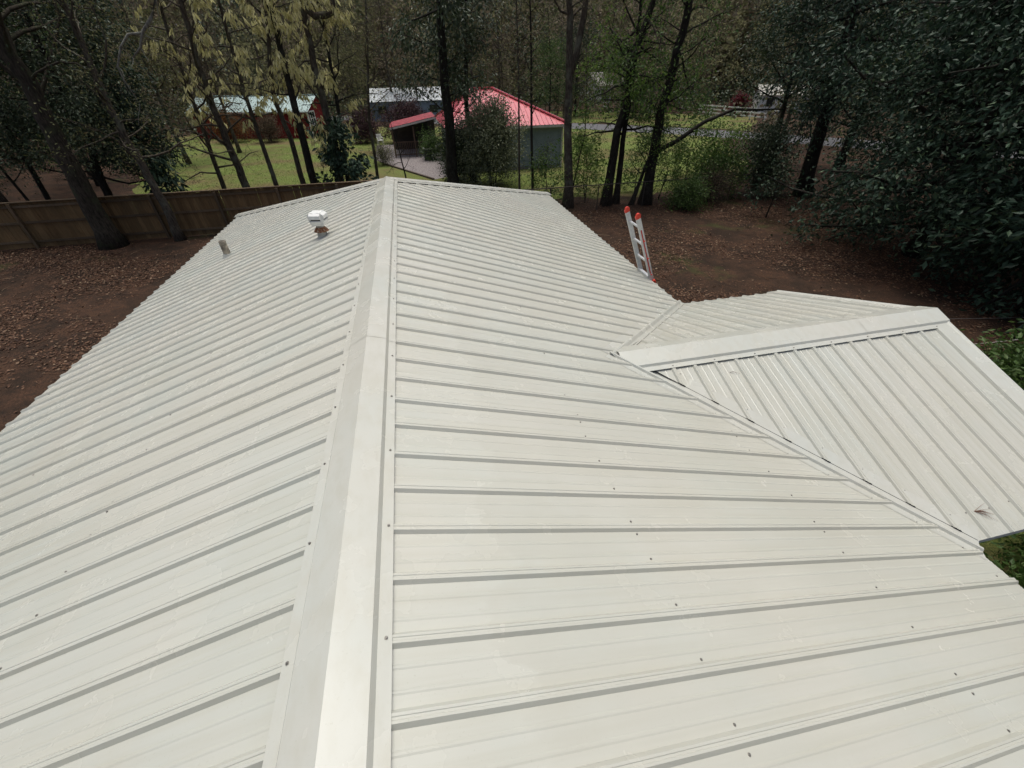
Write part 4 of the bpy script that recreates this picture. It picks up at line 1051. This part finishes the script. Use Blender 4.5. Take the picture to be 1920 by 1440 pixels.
# red barn with a pale roof
M['barn_red'] = plain('barn_red_boards', (.20, .016, .018), .8, 0, .25, .2, 3)
M['barn_roof'] = plain('pale_teal_roof', (.31, .41, .385), .45, 0, .5, .1, 2)
barn = thing('red_barn', 'long red barn with a pale teal metal roof beyond the lawn', 'barn', (-9.5, 54.4, 0), None, math.radians(-17))
BL, BW, BE, BP = 13.0, 5.0, 2.55, 3.72
bm = Geo().box((0,0,BE/2),(.30,.03,BE)).mesh('wall_board'); bm.materials.append(M['barn_red'])
Geo().box((-BL/2,BW/2,BE/2),(BL-.1,BW-.1,BE-.02)).build('wall', M['barn_red'], barn)
for i in range(int(BL/.31)):
    o = link('wall_board', bm, None, barn); o.location = (-.16 - i*.31, .015, 0)
for i in range(int(BW/.31)):
    o = link('wall_board', bm, None, barn); o.location = (-.01, .17 + i*.31, 0); o.rotation_euler = (0,0,math.pi/2)
hull('gable', [(-.02,.02,BE),(-.02,BW-.02,BE),(-.02,BW/2,BP-.05),(-.08,.02,BE),(-.08,BW-.02,BE),(-.08,BW/2,BP-.05)], [[0,1,2],[3,5,4],[0,2,5,3],[1,4,5,2]], M['barn_red'], barn)
sB = (BP-BE)/(BW/2)
for sg_ in (-1, 1):
    ribbed_plane(barn, M['barn_roof'], (0,BW/2,BP), (-1,0,0), (0,sg_,-sB), (0,sg_*sB/math.hypot(1,sB),1/math.hypot(1,sB)), -.3, BL+.3, lambda t: (0, BW/2+.3), .3, .9, .02)
Geo().bar((.3,BW/2,BP+.03),(-BL-.3,BW/2,BP+.03),.3,.04).build('ridge_cap', M['barn_roof'], barn)
Geo().bar((.3,-.29,BE-.19),(-BL-.3,-.29,BE-.19),.03,.12).build('fascia', M['trim'], barn)
wn_ = Geo().box((.03,.9,1.75),(.05,.9,1.15)).build('window', M['glass'], barn)
g = Geo()
for y, z, a, b in ((.9,2.36,1.1,.11),(.9,1.14,1.1,.11)): g.box((.06,y,z),(.05,a,b))
for y in (.40,1.40): g.box((.061,y,1.75),(.05,.11,1.15))
g.box((.062,.9,1.75),(.04,.05,1.1)); g.box((.063,.9,1.75),(.036,.9,.05)); g.build('window_frame', M['white_paint'], wn_)
for z0, x in ((BE/2, .0),): Geo().box((.02,-.02,z0),(.14,.14,BE-.02)).build('corner_board', M['white_paint'], barn)

# long low building with a white roof
M['white_roof'] = plain('white_metal_roof', (.66,.70,.70), .5, 0, .4, .06, 2)
wb = thing('white_roof_building', 'long low building with a white metal roof behind the red-roofed house', 'building', (0,0,0))
Geo().box((1.2,73,1.1),(10.6,5.4,2.2)).build('wall', M['grey_wall'], wb)
ribbed_plane(wb, M['white_roof'], (0,73,3.72), (1,0,0), (0,-1,-.48), (0,-.43,.9), -4.2, 6.7, lambda t: (0, 3.0), .45, .9, .03)
ribbed_plane(wb, M['white_roof'], (0,73,3.72), (1,0,0), (0,1,-.48), (0,.43,.9), -4.2, 6.7, lambda t: (0, 3.0), .45, .9, .03)
hull('gable', [(-4.0,70.3,2.2),(-4.0,75.7,2.2),(-4.0,73,3.6),(-3.9,70.3,2.2),(-3.9,75.7,2.2),(-3.9,73,3.6)], [[0,1,2],[3,5,4],[0,2,5,3],[1,4,5,2]], M['grey_wall'], wb)
for x in (-2.5, 1.0, 4.5):
    f = Geo().box((x,70.28,1.3),(1.1,.04,.9)).build('window', M['glass'], wb)

def small_house(label, loc, sx, sy, h, hp, rz, roofm):
    t = thing('white_house', label, 'house', loc, None, rz)
    Geo().box((0,0,h/2),(sx,sy,h)).build('wall', M['white_paint'], t)
    s = (hp-h)/(sy/2)
    for k in (-1,1):
        ribbed_plane(t, roofm, (0,0,hp), (1,0,0), (0,k,-s), (0,k*s/math.hypot(1,s),1/math.hypot(1,s)), -sx/2-.3, sx/2+.3, lambda q: (0, sy/2+.35), .4, .8, .02)
    for k in (-1,1):
        hull('gable', [(k*(sx/2-.02),-sy/2+.02,h),(k*(sx/2-.02),sy/2-.02,h),(k*(sx/2-.02),0,hp-.04),(k*(sx/2-.1),-sy/2+.02,h),(k*(sx/2-.1),sy/2-.02,h),(k*(sx/2-.1),0,hp-.04)], [[0,1,2],[3,5,4],[0,2,5,3],[1,4,5,2]], M['white_paint'], t)
    for x in (-sx*.3, sx*.28):
        w_ = Geo().box((x,-sy/2-.01,h*.55),(.9,.05,1.0)).build('window', M['glass'], t)
        Geo().box((x,-sy/2-.02,h*.55+.55),(1.1,.07,.1)).build('frame', M['trim'], w_)
    Geo().box((0,-sy/2-.01,1.0),(.9,.05,2.0)).build('door', M['porch_wood'], t)
    return t
small_house('distant white house glimpsed between trunks above the road', (39.5,93,0), 7.5, 6, 3.0, 4.8, .2, M['galv'])
small_house('white house half hidden by dark trees past the white board fence', (54.5,62.5,0), 7, 5, 2.2, 3.2, -.5, M['galv'])

# white board fence along the road
wf = thing('board_fence', 'white three-rail board fence along the far side of the road', 'fence', (41.2,62.4,0))
dv = np.array([2.9,-12.6]); nP = 7
for i in range(nP):
    p = dv*i/(nP-1); Geo().box((p[0],p[1],.62),(.14,.14,1.24),.2).build('post', M['white_paint'], wf)
for i in range(nP-1):
    a, b = dv*i/(nP-1), dv*(i+1)/(nP-1)
    for z in (.35,.75,1.15): Geo().bar((a[0]-.09,a[1],z),(b[0]-.09,b[1],z),.04,.13).build('rail', M['white_paint'], wf)

# ------------------------------------------------------------------ leaf litter, grass and the bits lying on the roof
def litter():
    r = np.random.default_rng(12); g = Geo()
    n = 230000
    half = n//2
    x = np.concatenate([r.uniform(-20,-3.8,half), r.uniform(3.8,22,n-half)]); y = np.concatenate([r.uniform(2,22.5,half), r.uniform(3.5,21.5,n-half)])
    nz = np.sin(x*.9 + 1.3*np.sin(y*.7)) + np.sin(y*1.1 + 1.7*np.sin(x*.5)) + r.normal(0,.8,n)
    nz = nz + .9*np.sin(x*2.7 + 2*np.sin(y*1.9))*np.sin(y*2.3); k = nz > .0; x, y = x[k], y[k]; m = len(x)
    P = np.stack([x, y, r.uniform(.008,.03,m)], 1)
    D_ = np.stack([r.normal(0,1,m), r.normal(0,1,m), r.normal(0,.18,m)], 1)
    d = D_/np.linalg.norm(D_,axis=1,keepdims=True); up_ = np.array([0,0,1.0]) + r.normal(0,.28,(m,3)); s = np.cross(d, up_); s /= np.linalg.norm(s,axis=1,keepdims=True)
    L = r.uniform(.035,.095,(m,1)); W = L*r.uniform(.25,.4,(m,1))
    v = np.stack([P, P + d*L*.5 + s*W + [0,0,.006], P + d*L + [0,0,.004], P + d*L*.5 - s*W + [0,0,.006]], 1).reshape(-1,3)
    i = np.arange(m)[:,None]*4
    g.add(v, None, np.vstack([i+[0,2,1], i+[0,3,2]]))
    for q in range(500):                                   # fallen sticks
        px = r.uniform(-18,-4.5) if q % 2 else r.uniform(5,21); py = r.uniform(4,20)
        sp, _ = bend(np.array([px,py,.02]), np.array([r.normal(), r.normal(), 0]), r.uniform(.2,.8), 3, r, .2, 0); sp[:,2] = .02
        g.tube(sp, [.007,.006,.005,.003], 4, False)
    g.build('leaf_litter', M['litter'], None, kind='stuff', label='brown fallen leaves covering the yard', category='leaves')
litter()
def grass():
    r = np.random.default_rng(13); g = Geo(); n = 60000
    x = r.uniform(-13,18,n); y = 22.5 + 26*r.uniform(0,1,n)**1.5
    k = ~((x > -2.6) & (x < 11.4) & (y > 29) & (y < 47)); x, y = x[k], y[k]; m = len(x)
    P = np.stack([x,y,np.full(m,.004)],1); D_ = np.stack([r.normal(0,.5,m), r.normal(0,.5,m), np.full(m,1.0)],1)
    leaf_cloud(g, P, D_, r.uniform(.05,.13,m), .16, r, 0)
    g.build('grass', M['grass'], None, kind='stuff', label='tufts of grass on the lawn past the fence', category='grass')
grass()

M['dead'] = plain('dead_needles', (.16,.075,.045), .8)
def sprig(name, label, f, t, d, n, L, seed, ang):
    r = np.random.default_rng(seed); g = Geo(); p = np.array(f(t, d, .004))
    for i in range(n):
        a = ang + r.normal(0,.30); l = L*r.uniform(.4,1)
        q = np.array(f(t + math.cos(a)*l, d + math.sin(a)*l, .006 + r.uniform(0,.012)))
        m_ = (p+q)/2 + np.array([r.normal(0,.004), r.normal(0,.004), r.uniform(.004,.02)])
        g.tube([p, m_, q], [.0015,.0012,.0006], 4)
    g.build(name, M['dead'], None, label=label, category='twig')
sprig('dead_sprig', 'dead reddish sprig of needles lying on the wing roof near its eave', fN, 4.55, 1.93, 16, .17, 1, .55)
sprig('twig', 'thin grey twig lying high on the wing roof', fN, 3.22, .36, 2, .16, 2, .4)
